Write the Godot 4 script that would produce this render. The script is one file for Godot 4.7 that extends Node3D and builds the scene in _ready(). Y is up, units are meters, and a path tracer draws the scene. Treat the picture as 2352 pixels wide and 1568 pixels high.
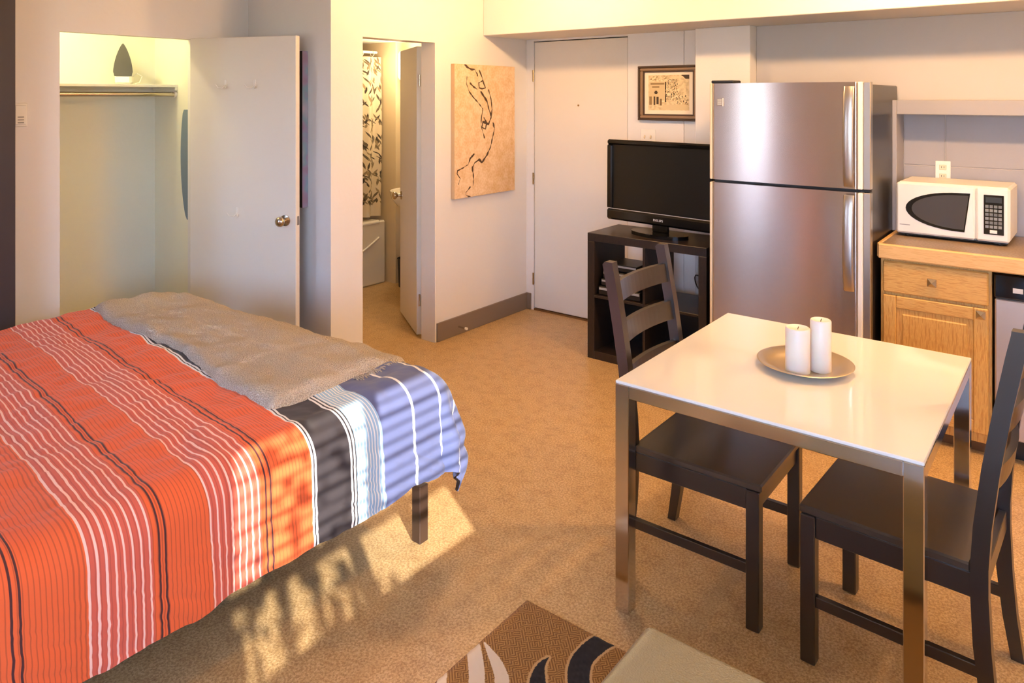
extends Node3D

# ---------------------------------------------------------------- state
var M = {}
var taken = {}
var nz = FastNoiseLite.new()
var nz2 = FastNoiseLite.new()

const F_PX = 1700.0
const HORIZON = 222.0
const CAM_H = 1.64
const XA = -3.44      # wall with the canvas and the bathroom opening
const XC = -4.275     # closet wall
const ZR = -2.72      # short return wall
const ZK = -4.6       # kitchen and entry wall
const XR = 1.6        # right wall (out of view)
const ZB = 1.7        # rear wall (out of view)
const CEIL = 2.5

# ---------------------------------------------------------------- helpers: meshes
func mb():
	var s = SurfaceTool.new()
	s.begin(Mesh.PRIMITIVE_TRIANGLES)
	return s

func v3(x, y, z):
	return Vector3(x, y, z)

func tri(s, a, b, c, out):
	var n = (b - a).cross(c - a)
	if n.length() < 1e-12:
		return
	n = n.normalized()
	if n.dot(out) > 0:
		var t = b
		b = c
		c = t
	else:
		n = -n
	for p in [a, b, c]:
		s.set_normal(n)
		s.add_vertex(p)

func quad(s, a, b, c, d, out):
	tri(s, a, b, c, out)
	tri(s, a, c, d, out)

# chamfered box: centre, size, bevel, optional basis
func bx(s, c, size, bev = 0.0, bas = Basis()):
	var h = size * 0.5
	var b = minf(bev, minf(h.x, minf(h.y, h.z)) * 0.98)
	var pt = {}
	for sx in [-1, 1]:
		for sy in [-1, 1]:
			for sz in [-1, 1]:
				pt[[sx, sy, sz, 0]] = c + bas * v3(sx * h.x, sy * (h.y - b), sz * (h.z - b))
				pt[[sx, sy, sz, 1]] = c + bas * v3(sx * (h.x - b), sy * h.y, sz * (h.z - b))
				pt[[sx, sy, sz, 2]] = c + bas * v3(sx * (h.x - b), sy * (h.y - b), sz * h.z)
	for g in [-1, 1]:
		quad(s, pt[[g, -1, -1, 0]], pt[[g, 1, -1, 0]], pt[[g, 1, 1, 0]], pt[[g, -1, 1, 0]], bas * v3(g, 0, 0))
		quad(s, pt[[-1, g, -1, 1]], pt[[1, g, -1, 1]], pt[[1, g, 1, 1]], pt[[-1, g, 1, 1]], bas * v3(0, g, 0))
		quad(s, pt[[-1, -1, g, 2]], pt[[1, -1, g, 2]], pt[[1, 1, g, 2]], pt[[-1, 1, g, 2]], bas * v3(0, 0, g))
	if b > 0.0:
		for g in [-1, 1]:
			for k in [-1, 1]:
				quad(s, pt[[g, k, -1, 0]], pt[[g, k, 1, 0]], pt[[g, k, 1, 1]], pt[[g, k, -1, 1]], bas * v3(g, k, 0))
				quad(s, pt[[g, -1, k, 0]], pt[[g, 1, k, 0]], pt[[g, 1, k, 2]], pt[[g, -1, k, 2]], bas * v3(g, 0, k))
				quad(s, pt[[-1, g, k, 1]], pt[[1, g, k, 1]], pt[[1, g, k, 2]], pt[[-1, g, k, 2]], bas * v3(0, g, k))
				for l in [-1, 1]:
					tri(s, pt[[g, k, l, 0]], pt[[g, k, l, 1]], pt[[g, k, l, 2]], bas * v3(g, k, l))
	return s

# box from two corners
func bb(s, a, b, bev = 0.0):
	return bx(s, (a + b) * 0.5, (b - a).abs(), bev)

# smooth grid of points: rows of Vector3 arrays, with optional uv rows
func sheet(s, rows, uvs = null, flip = false):
	var nr = rows.size()
	var nc = rows[0].size()
	var nor = []
	for i in nr:
		var line = []
		for j in nc:
			var du = rows[mini(i + 1, nr - 1)][j] - rows[maxi(i - 1, 0)][j]
			var dv = rows[i][mini(j + 1, nc - 1)] - rows[i][maxi(j - 1, 0)]
			var n = du.cross(dv)
			n = n.normalized() if n.length() > 1e-12 else Vector3.UP
			line.append(-n if flip else n)
		nor.append(line)
	for i in nr - 1:
		for j in nc - 1:
			var q = [[i, j], [i + 1, j], [i + 1, j + 1], [i, j + 1]]
			var order = [0, 2, 1, 0, 3, 2] if not flip else [0, 1, 2, 0, 2, 3]
			for k in order:
				var e = q[k]
				s.set_normal(nor[e[0]][e[1]])
				if uvs != null:
					s.set_uv(uvs[e[0]][e[1]])
				s.add_vertex(rows[e[0]][e[1]])
	return s

# lathe round y: profile of Vector2(r, y)
func lathe(s, prof, c = Vector3.ZERO, seg = 32):
	var rows = []
	for p in prof:
		var line = []
		for k in seg + 1:
			var a = TAU * k / seg
			line.append(c + v3(cos(a) * p.x, p.y, sin(a) * p.x))
		rows.append(line)
	# smooth round, hard along the profile where it turns sharply
	for i in prof.size() - 1:
		var d = (prof[i + 1] - prof[i])
		var nn = Vector2(d.y, -d.x).normalized()
		for k in seg:
			var vs = [[i, k], [i + 1, k], [i + 1, k + 1], [i, k + 1]]
			var ns = []
			for e in vs:
				var a = TAU * e[1] / seg
				var n2 = nn
				var j = e[0]
				if j > 0 and j < prof.size() - 1:
					var d0 = (prof[j] - prof[j - 1]).normalized()
					var d1 = (prof[j + 1] - prof[j]).normalized()
					if d0.dot(d1) > 0.6:
						var m = d0 + d1
						n2 = Vector2(m.y, -m.x).normalized()
				ns.append(v3(cos(a) * n2.x, n2.y, sin(a) * n2.x))
			for k2 in [[0, 1, 2], [0, 2, 3]]:
				var a = rows[vs[k2[0]][0]][vs[k2[0]][1]]
				var b = rows[vs[k2[1]][0]][vs[k2[1]][1]]
				var cc = rows[vs[k2[2]][0]][vs[k2[2]][1]]
				var g = (b - a).cross(cc - a)
				if g.length() < 1e-12:
					continue
				var ord2 = k2 if g.dot(ns[k2[0]] + ns[k2[1]]) < 0 else [k2[0], k2[2], k2[1]]
				for q in ord2:
					s.set_normal(ns[q])
					s.add_vertex(rows[vs[q][0]][vs[q][1]])
	return s

# round tube through points, capped
func tube(s, pts, r, seg = 8):
	var rings = []
	var dirs = []
	for i in pts.size():
		var d = (pts[mini(i + 1, pts.size() - 1)] - pts[maxi(i - 1, 0)]).normalized()
		dirs.append(d)
	var up = Vector3.UP if absf(dirs[0].dot(Vector3.UP)) < 0.9 else Vector3.RIGHT
	for i in pts.size():
		var d = dirs[i]
		var a = d.cross(up).normalized()
		var b = a.cross(d).normalized()
		up = b
		var rr = r[i] if r is Array else r
		var ring = []
		for k in seg:
			var t = TAU * k / seg
			ring.append([pts[i] + (a * cos(t) + b * sin(t)) * rr, a * cos(t) + b * sin(t)])
		rings.append(ring)
	for i in pts.size() - 1:
		for k in seg:
			var k1 = (k + 1) % seg
			var vs = [rings[i][k], rings[i + 1][k], rings[i + 1][k1], rings[i][k1]]
			for q in [[0, 1, 2], [0, 2, 3]]:
				var g = (vs[q[1]][0] - vs[q[0]][0]).cross(vs[q[2]][0] - vs[q[0]][0])
				var o = q if g.dot(vs[q[0]][1]) < 0 else [q[0], q[2], q[1]]
				for e in o:
					s.set_normal(vs[e][1])
					s.add_vertex(vs[e][0])
	for e in [0, pts.size() - 1]:
		var out = -dirs[0] if e == 0 else dirs[e]
		for k in seg:
			tri(s, pts[e], rings[e][k][0], rings[e][(k + 1) % seg][0], out)
	return s

# extruded polygon in a basis: poly points (x, y) -> o + X*x + Y*y, thickness along Z, chamfer none
func prism(s, poly, th, o = Vector3.ZERO, bas = Basis()):
	var p2 = PackedVector2Array(poly)
	var idx = Geometry2D.triangulate_polygon(p2)
	var cen = Vector2.ZERO
	for q in p2:
		cen += q / p2.size()
	for side in [0, 1]:
		var z = bas.z * (th if side == 1 else 0.0)
		var out = bas.z * (1 if side == 1 else -1)
		for i in range(0, idx.size(), 3):
			var t = []
			for k in 3:
				var q = p2[idx[i + k]]
				t.append(o + bas.x * q.x + bas.y * q.y + z)
			tri(s, t[0], t[1], t[2], out)
	var sgn = 1.0 if not Geometry2D.is_polygon_clockwise(p2) else -1.0
	for i in p2.size():
		var a = p2[i]
		var b = p2[(i + 1) % p2.size()]
		var e = (b - a)
		var o2 = Vector2(e.y, -e.x) * sgn
		var pa = o + bas.x * a.x + bas.y * a.y
		var pb = o + bas.x * b.x + bas.y * b.y
		quad(s, pa, pb, pb + bas.z * th, pa + bas.z * th, bas.x * o2.x + bas.y * o2.y)
	return s

# plain quad with uv 0..1 (u to the right, v down), facing out
func card(s, o, ux, uy, out):
	var c = [o, o + ux, o + ux + uy, o + uy]
	var uv = [Vector2(0, 1), Vector2(1, 1), Vector2(1, 0), Vector2(0, 0)]
	var g = (c[1] - c[0]).cross(c[2] - c[0])
	var order = [0, 1, 2, 0, 2, 3] if g.dot(out) < 0 else [0, 2, 1, 0, 3, 2]
	for k in order:
		s.set_normal(out)
		s.set_uv(uv[k])
		s.add_vertex(c[k])
	return s

# ---------------------------------------------------------------- helpers: nodes
func numbered(n):
	if not taken.has(n):
		taken[n] = 0
		return n
	taken[n] += 1
	return "%s_%03d" % [n, taken[n]]

func obj(called, s, m, parent = self, label = ""):
	var o = MeshInstance3D.new()
	o.mesh = s if s is Mesh else s.commit()
	o.material_override = null
	for i in o.mesh.get_surface_count():
		o.set_surface_override_material(i, m)
	o.name = numbered(called) if parent == self else called
	parent.add_child(o, true)
	if label != "":
		o.set_meta("label", label)
	return o

func tag(o, label, category = "", group = "", kind = ""):
	if label != "":
		o.set_meta("label", label)
	if category != "":
		o.set_meta("category", category)
	if group != "":
		o.set_meta("group", group)
	if kind != "":
		o.set_meta("kind", kind)
	return o

func thing(called, label, category, at = Vector3.ZERO, turn = 0.0, group = ""):
	var o = Node3D.new()
	o.name = numbered(called)
	add_child(o)
	o.position = at
	o.rotation.y = turn
	return tag(o, label, category, group)

func struct(called, s, m, label):
	var o = obj(called, s, m)
	return tag(o, label, "", "", "structure")

# ---------------------------------------------------------------- helpers: materials
func c8(r, g, b, a = 1.0):
	return Color(r / 255.0, g / 255.0, b / 255.0, a)

func mat(col, rough = 0.6, metal = 0.0, spec = 0.5):
	var m = StandardMaterial3D.new()
	m.albedo_color = col
	m.roughness = rough
	m.metallic = metal
	m.metallic_specular = spec
	return m

func noise_tex(freq, cols, size = 512, type = FastNoiseLite.TYPE_SIMPLEX, oct = 4, sd = 1, gain = 0.5):
	var n = FastNoiseLite.new()
	n.seed = sd
	n.noise_type = type
	n.frequency = freq
	n.fractal_octaves = oct
	n.fractal_gain = gain
	var t = NoiseTexture2D.new()
	t.width = size
	t.height = size
	t.seamless = true
	t.noise = n
	if cols != null:
		var g = Gradient.new()
		g.offsets = PackedFloat32Array(cols.map(func(e): return e[0]))
		g.colors = PackedColorArray(cols.map(func(e): return e[1]))
		t.color_ramp = g
	return t

func tri_map(m, scale, world = true):
	m.uv1_triplanar = true
	m.uv1_world_triplanar = world
	m.uv1_scale = scale
	m.uv1_triplanar_sharpness = 8.0
	return m

func relief(m, tex, cm):
	m.heightmap_enabled = true
	m.heightmap_texture = tex
	m.heightmap_scale = cm
	return m

func wood(dark, light, scale, rough = 0.45, sd = 3):
	var m = mat(Color.WHITE, rough)
	m.albedo_texture = noise_tex(0.02, [[0.0, dark], [0.35, dark.lerp(light, 0.45)], [0.5, light], [0.75, dark.lerp(light, 0.6)], [1.0, light]], 512, FastNoiseLite.TYPE_SIMPLEX, 5, sd, 0.6)
	tri_map(m, scale, false)
	return m

func materials():
	var bump = noise_tex(0.04, null, 512, FastNoiseLite.TYPE_SIMPLEX, 4, 11)
	M.wall = relief(tri_map(mat(c8(225, 222, 219), 0.55), Vector3.ONE * 1.2), bump, 0.03)
	M.wall_light_grey = mat(c8(188, 183, 180), 0.55)
	M.wall_grey = relief(tri_map(mat(c8(156, 153, 157), 0.5), Vector3.ONE * 1.2), bump, 0.03)
	M.closet = relief(tri_map(mat(c8(228, 226, 208), 0.6), Vector3.ONE * 1.2), bump, 0.03)
	M.bath = relief(tri_map(mat(c8(222, 205, 172), 0.5), Vector3.ONE * 1.2), bump, 0.03)
	M.door = mat(c8(222, 216, 206), 0.42)
	M.trim = mat(c8(228, 222, 212), 0.42)
	M.ceiling = mat(c8(232, 228, 218), 0.8)
	# mottled sheet linoleum
	var fl = mat(Color.WHITE, 0.34)
	fl.albedo_texture = noise_tex(0.05, [[0.0, c8(140, 106, 70)], [0.35, c8(180, 146, 98)], [0.52, c8(200, 166, 116)], [0.66, c8(210, 178, 130)], [1.0, c8(230, 206, 170)]], 1024, FastNoiseLite.TYPE_SIMPLEX, 5, 5, 0.75)
	tri_map(fl, Vector3.ONE * 1.5)
	fl.detail_enabled = true
	fl.detail_blend_mode = BaseMaterial3D.BLEND_MODE_MUL
	fl.detail_uv_layer = BaseMaterial3D.DETAIL_UV_1
	fl.detail_albedo = noise_tex(0.006, [[0.0, c8(232, 226, 220)], [0.5, c8(250, 248, 244)], [1.0, c8(255, 255, 255)]], 1024, FastNoiseLite.TYPE_SIMPLEX, 3, 8)
	M.floor = fl
	M.baseboard = mat(c8(122, 108, 96), 0.5)
	M.black_wood = mat(c8(36, 27, 23), 0.3, 0.0, 0.72)
	M.seat_wood_sheen = mat(c8(56, 43, 33), 0.3, 0.0, 0.72)  # chair wood made lighter: the seats' reflected light is put into the colour
	M.stand = wood(c8(26, 19, 16), c8(42, 31, 26), v3(4, 1, 6), 0.36, 4)
	M.oak = wood(c8(184, 130, 58), c8(220, 174, 98), v3(9, 0.7, 9), 0.42, 6)
	M.oak_side = wood(c8(184, 130, 58), c8(220, 174, 98), v3(0.8, 12, 12), 0.42, 7)
	M.oak_edge = wood(c8(206, 158, 92), c8(226, 184, 122), v3(0.8, 12, 12), 0.42, 9)
	M.kick = mat(c8(112, 74, 38), 0.6)
	var lam = mat(Color.WHITE, 0.35)
	lam.albedo_texture = noise_tex(0.06, [[0.0, c8(120, 102, 84)], [0.5, c8(146, 126, 104)], [1.0, c8(166, 146, 122)]], 512, FastNoiseLite.TYPE_SIMPLEX, 4, 12)
	M.laminate = tri_map(lam, Vector3.ONE * 2.0)
	M.chrome = mat(c8(214, 210, 206), 0.12, 1.0)
	M.steel = mat(c8(196, 184, 178), 0.25, 1.0)
	M.steel.anisotropy_enabled = true
	M.steel.anisotropy = -0.85
	M.steel_plain = mat(c8(190, 184, 178), 0.3, 1.0)
	M.nickel = mat(c8(190, 178, 160), 0.25, 1.0)
	M.brass = mat(c8(176, 148, 104), 0.25, 1.0)
	M.white_plastic = mat(c8(232, 229, 222), 0.35)
	M.cream_plastic = mat(c8(222, 206, 178), 0.4)
	M.black = mat(c8(18, 17, 18), 0.35)
	M.black_gloss = mat(c8(12, 12, 13), 0.12)
	M.side_black = mat(c8(44, 38, 38), 0.32)
	M.screen = mat(c8(8, 8, 8), 0.3)
	M.glass_top = mat(c8(226, 222, 214), 0.06)
	M.glass_edge = mat(c8(204, 214, 206), 0.1)
	M.pane = mat(Color(0.95, 0.98, 1.0, 0.08), 0.02)
	M.pane.transparency = BaseMaterial3D.TRANSPARENCY_ALPHA
	M.wax = mat(c8(228, 220, 207), 0.45)
	M.wax.subsurf_scatter_enabled = true
	M.wax.subsurf_scatter_strength = 0.3
	M.wick = mat(c8(60, 52, 46), 0.9)
	M.plate = mat(c8(216, 198, 168), 0.33, 1.0)
	M.ceramic = mat(c8(236, 230, 216), 0.1)
	M.leather = relief(tri_map(mat(c8(124, 117, 94), 0.4), Vector3.ONE * 5.0), noise_tex(0.08, null, 512, FastNoiseLite.TYPE_CELLULAR, 2, 21), 0.1)
	M.bed_wood = mat(c8(58, 42, 34), 0.3)
	M.mattress = mat(c8(226, 220, 204), 0.9)
	M.dark_cabinet = mat(c8(50, 42, 46), 0.5)
	M.iron_sole = mat(c8(74, 71, 58), 0.45)
	M.board_cover = mat(c8(112, 128, 142), 0.85)
	M.blind = mat(c8(224, 218, 206), 0.6)
	M.leaf = mat(c8(86, 116, 58), 0.6)
	M.leaf.backlight_enabled = true
	M.leaf.backlight = c8(60, 90, 30)
	M.bark = mat(c8(92, 74, 58), 0.9)
	M.cable = mat(c8(60, 54, 48), 0.5)
	M.grey_plastic = mat(c8(150, 148, 146), 0.4)
	M.silver_mark = mat(c8(200, 200, 200), 0.3)
	# knitted throw
	var th = mat(Color.WHITE, 0.95)
	th.albedo_texture = noise_tex(0.11, [[0.0, c8(156, 136, 116)], [0.42, c8(206, 187, 163)], [0.58, c8(228, 210, 188)], [1.0, c8(250, 238, 220)]], 512, FastNoiseLite.TYPE_SIMPLEX, 3, 31, 0.7)
	tri_map(th, Vector3.ONE * 2.6)
	relief(th, noise_tex(0.14, null, 512, FastNoiseLite.TYPE_SIMPLEX, 2, 32), 1.0)
	th.rim_enabled = true
	th.rim = 0.3
	M.throw = th

func glow(col, e):
	var m = mat(col, 0.5)
	m.emission_enabled = true
	m.emission = col
	m.emission_energy_multiplier = e
	return m

# ---------------------------------------------------------------- _ready
func _ready():
	nz.seed = 7
	nz.noise_type = FastNoiseLite.TYPE_SIMPLEX
	nz.frequency = 1.0
	nz.fractal_octaves = 3
	nz2.seed = 19
	nz2.noise_type = FastNoiseLite.TYPE_SIMPLEX
	nz2.frequency = 1.0
	nz2.fractal_octaves = 1
	# camera: level, lens shifted downwards
	var cam = Camera3D.new()
	cam.name = "camera"
	cam.projection = Camera3D.PROJECTION_FRUSTUM
	cam.keep_aspect = Camera3D.KEEP_HEIGHT
	cam.near = 0.05
	cam.far = 60.0
	cam.size = 0.05 * 1568.0 / F_PX
	cam.frustum_offset = Vector2(0, -0.05 * (784.0 - HORIZON) / F_PX)
	cam.position = v3(0, CAM_H, 0)
	cam.rotation.y = atan((2500.0 - 1176.0) / F_PX)
	add_child(cam)
	cam.current = true
	# daylight
	var we = WorldEnvironment.new()
	we.name = "environment"
	var env = Environment.new()
	env.background_mode = Environment.BG_SKY
	var sky = Sky.new()
	var sm = ProceduralSkyMaterial.new()
	sm.sky_top_color = c8(132, 174, 240)
	sm.sky_horizon_color = c8(202, 220, 245)
	sm.ground_horizon_color = c8(200, 202, 200)
	sm.ground_bottom_color = c8(150, 150, 140)
	sm.energy_multiplier = 26.0
	sky.sky_material = sm
	env.sky = sky
	env.tonemap_mode = Environment.TONE_MAPPER_LINEAR
	env.tonemap_exposure = 1.33
	env.sdfgi_enabled = true
	env.ssao_enabled = true
	env.ssil_enabled = true
	we.environment = env
	add_child(we)
	var sun = DirectionalLight3D.new()
	sun.name = "sun"
	sun.light_color = c8(255, 247, 235)
	sun.light_energy = 4.2
	sun.light_angular_distance = 0.3
	sun.shadow_enabled = true
	sun.sky_mode = DirectionalLight3D.SKY_MODE_LIGHT_ONLY
	var el = deg_to_rad(20.0)
	var dir = v3(-0.877 * cos(el), -sin(el), -0.48 * cos(el))
	add_child(sun)
	sun.look_at_from_position(Vector3.ZERO, dir, Vector3.UP)
	materials()
	shell()
	lamps()
	doors()
	closet()
	bathroom()
	bed()
	table_set()
	fridge()
	kitchen()
	tv_corner()
	wall_items()
	rug_and_ottoman()
	outside()

# ---------------------------------------------------------------- lamps
func ceiling_spot(at, e, label):
	var t = thing("ceiling_lamp", label, "lamp", at)
	obj("canopy", lathe(mb(), [Vector2(0, 0), Vector2(0.055, 0), Vector2(0.055, -0.02), Vector2(0, -0.025)]), M.white_plastic, t)
	obj("stem", tube(mb(), [v3(0, -0.02, 0), v3(0, -0.05, 0)], 0.008), M.white_plastic, t)
	obj("bulb", lathe(mb(), [Vector2(0, -0.045), Vector2(0.02, -0.05), Vector2(0.036, -0.075), Vector2(0.04, -0.095), Vector2(0.034, -0.118), Vector2(0.018, -0.13), Vector2(0, -0.134)], Vector3.ZERO, 20), glow(c8(255, 214, 158), 6.0), t)
	var l = OmniLight3D.new()
	l.name = "bulb_light"
	l.light_color = c8(255, 201, 138)
	l.light_energy = e
	l.light_size = 0.04
	l.omni_range = 12.0
	l.omni_attenuation = 2.0
	l.shadow_enabled = true
	l.position = v3(0, -0.09, 0)
	t.add_child(l)

func lamps():
	ceiling_spot(v3(-2.62, CEIL, -3.36), 0.78, "warm round ceiling bulb near the beam above the hall floor")
	ceiling_spot(v3(-0.7, CEIL, -3.34), 1.38, "warm round ceiling bulb in front of the refrigerator and worktop")
	ceiling_spot(v3(0.9, CEIL, -3.3), 1.3, "warm round ceiling bulb above the dishwasher end of the kitchen")

# ---------------------------------------------------------------- room shell
func shell():
	struct("floor", bb(mb(), v3(-5.9, -0.12, -4.9), v3(XR + 0.2, 0, ZB + 0.2)), M.floor, "tan mottled sheet linoleum floor")
	struct("ceiling", bb(mb(), v3(-5.9, CEIL, -4.9), v3(XR + 0.2, CEIL + 0.15, ZB + 0.2)), M.ceiling, "flat white ceiling above the room")
	# closet wall with its opening z -1.612 .. -2.347, head at 1.985
	var s = mb()
	bb(s, v3(XC - 0.06, 0, -1.612), v3(XC, CEIL, ZB))
	bb(s, v3(XC - 0.06, 1.985, -2.347), v3(XC, CEIL, -1.612))
	bb(s, v3(XC - 0.06, 0, ZR - 0.1), v3(XC, CEIL, -2.347))
	struct("wall_left", s, M.wall, "pale wall with the closet opening")
	struct("wall_left_return", bb(mb(), v3(XC, 0, ZR - 0.1), v3(XA, CEIL, ZR)), M.wall, "short pale return wall behind the open closet door")
	# canvas wall with bathroom opening z -2.957 .. -3.576, head 2.0
	s = mb()
	bb(s, v3(XA - 0.12, 0, -2.957), v3(XA, CEIL, ZR - 0.1))
	bb(s, v3(XA - 0.12, 2.0, -3.576), v3(XA, CEIL, -2.957))
	bb(s, v3(XA - 0.12, 0, ZK), v3(XA, CEIL, -3.576))
	struct("wall_center", s, M.wall, "cream wall with the bathroom opening and the canvas")
	# kitchen and entry wall, door opening x -3.37 .. -2.552, head 2.065
	s = mb()
	bb(s, v3(-5.9, 0, ZK - 0.15), v3(-3.37, CEIL, ZK))
	bb(s, v3(-3.37, 2.065, ZK - 0.15), v3(-2.552, CEIL, ZK))
	bb(s, v3(-2.552, 0, ZK - 0.15), v3(XR + 0.15, CEIL, ZK))
	var wb = struct("wall_back", s, M.wall, "cream wall behind the television and the kitchen")
	# wall boards with open joints between door and pillar
	var px = [-2.548, -2.125, -2.0]
	for i in 2:
		obj("panel", bb(mb(), v3(px[i] + 0.002, 0.0, ZK), v3(px[i + 1] - 0.002, 2.08, ZK + 0.008), 0.002), M.wall, wb)
	obj("panel", bb(mb(), v3(-1.638, 0.0, ZK), v3(XR, 2.078, ZK + 0.0085)), M.wall_light_grey, wb, "light grey painted wall to the right of the pillar")
	struct("wall_right", right_wall(), M.wall, "pale wall with the sunlit window")
	struct("wall_rear", rear_wall(), M.wall, "pale wall with the added wide window for daylight fill")
	struct("trim_1", bb(mb(), v3(XA, 2.079, ZK), v3(XR, CEIL, -4.08), 0.004), M.wall, "cream boxed ceiling beam running along the kitchen wall")
	struct("wall_pillar", bb(mb(), v3(-1.998, 0, ZK), v3(-1.64, 2.079, ZK + 0.115), 0.003), M.wall, "cream boxed pillar behind the refrigerator")
	# grey base boards
	s = bb(mb(), v3(XA, 0, ZK), v3(XA + 0.014, 0.125, -3.592), 0.002)
	bb(s, v3(XA + 0.014, 0, ZK), v3(-3.392, 0.125, ZK + 0.014), 0.002)
	struct("baseboard_center", s, M.baseboard, "grey brown vinyl base board under the canvas")
	struct("baseboard_left", bb(mb(), v3(XC, 0, -1.6), v3(XC + 0.014, 0.1, ZB), 0.002), M.baseboard, "grey brown vinyl base board along the closet wall")
	# projecting grey box frame over the worktop and grey wall boards in it
	s = bb(mb(), v3(-0.862, 0.92, ZK), v3(-0.812, 1.622, -4.4), 0.003)
	bb(s, v3(-0.812, 1.545, ZK), v3(XR, 1.622, -4.4), 0.003)
	struct("trim_2", s, M.wall_grey, "grey box frame round the recess over the worktop")
	var bo = [[-0.81, -0.612, 1.266, 1.544], [-0.608, 0.4, 1.266, 1.544], [0.404, XR, 1.266, 1.544], [-0.81, XR, 0.925, 1.261]]
	for q in bo:
		obj("panel", bb(mb(), v3(q[0], q[2], ZK + 0.009), v3(q[1], q[3], ZK + 0.013), 0.002), M.wall_grey, wb, "grey painted backsplash board")
	# windows
	window("window_1", v3(XR + 0.06, 1.41, -0.25), v3(0, 0, 1.1), 0.76, "high window on the right wall")
	window("window_2", v3(-3.80, 0.95, ZB + 0.06), v3(0.5, 0, 0), 1.2, "narrow window behind the bed")
	window("window_3", v3(-0.7, 0.95, ZB + 0.06), v3(2.1, 0, 0), 1.2, "added wide window behind the camera for daylight fill")  # unseen window, added to carry daylight fill into the room

func right_wall():
	var s = mb()
	bb(s, v3(XR, 0, ZK), v3(XR + 0.15, 1.41, ZB))
	bb(s, v3(XR, 2.17, ZK), v3(XR + 0.15, CEIL, ZB))
	bb(s, v3(XR, 1.41, ZK), v3(XR + 0.15, 2.17, -0.25))
	bb(s, v3(XR, 1.41, 0.85), v3(XR + 0.15, 2.17, ZB))
	return s

func rear_wall():
	var s = mb()
	bb(s, v3(XC - 0.06, 0, ZB), v3(XR + 0.15, 0.95, ZB + 0.15))
	bb(s, v3(XC - 0.06, 2.15, ZB), v3(XR + 0.15, CEIL, ZB + 0.15))
	bb(s, v3(XC - 0.06, 0.95, ZB), v3(-3.80, 2.15, ZB + 0.15))
	bb(s, v3(-3.30, 0.95, ZB), v3(-0.7, 2.15, ZB + 0.15))
	bb(s, v3(1.4, 0.95, ZB), v3(XR + 0.15, 2.15, ZB + 0.15))
	return s

func window(called, o, along, h, label):
	var d = along.normalized()
	var nrm = v3(absf(d.z), 0, absf(d.x))
	var w = along.length()
	var s = mb()
	var parts = [[0.0, 0.0, w, 0.04], [0.0, h - 0.04, w, h], [0.0, 0.0, 0.04, h], [w - 0.04, 0.0, w, h], [w * 0.5 - 0.02, 0.0, w * 0.5 + 0.02, h]]
	for q in parts:
		bb(s, o + d * q[0] + v3(0, q[1], 0), o + d * q[2] + v3(0, q[3], 0) + nrm * 0.05)
	var fr = struct(called, s, M.trim, label)
	for k in 2:
		var a = o + d * (0.04 + k * (w * 0.5 - 0.02)) + v3(0, 0.04, 0) + nrm * 0.02
		obj("pane", bb(mb(), a, a + d * (w * 0.5 - 0.06) + v3(0, h - 0.08, 0) + nrm * 0.004), M.pane, fr)

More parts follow.
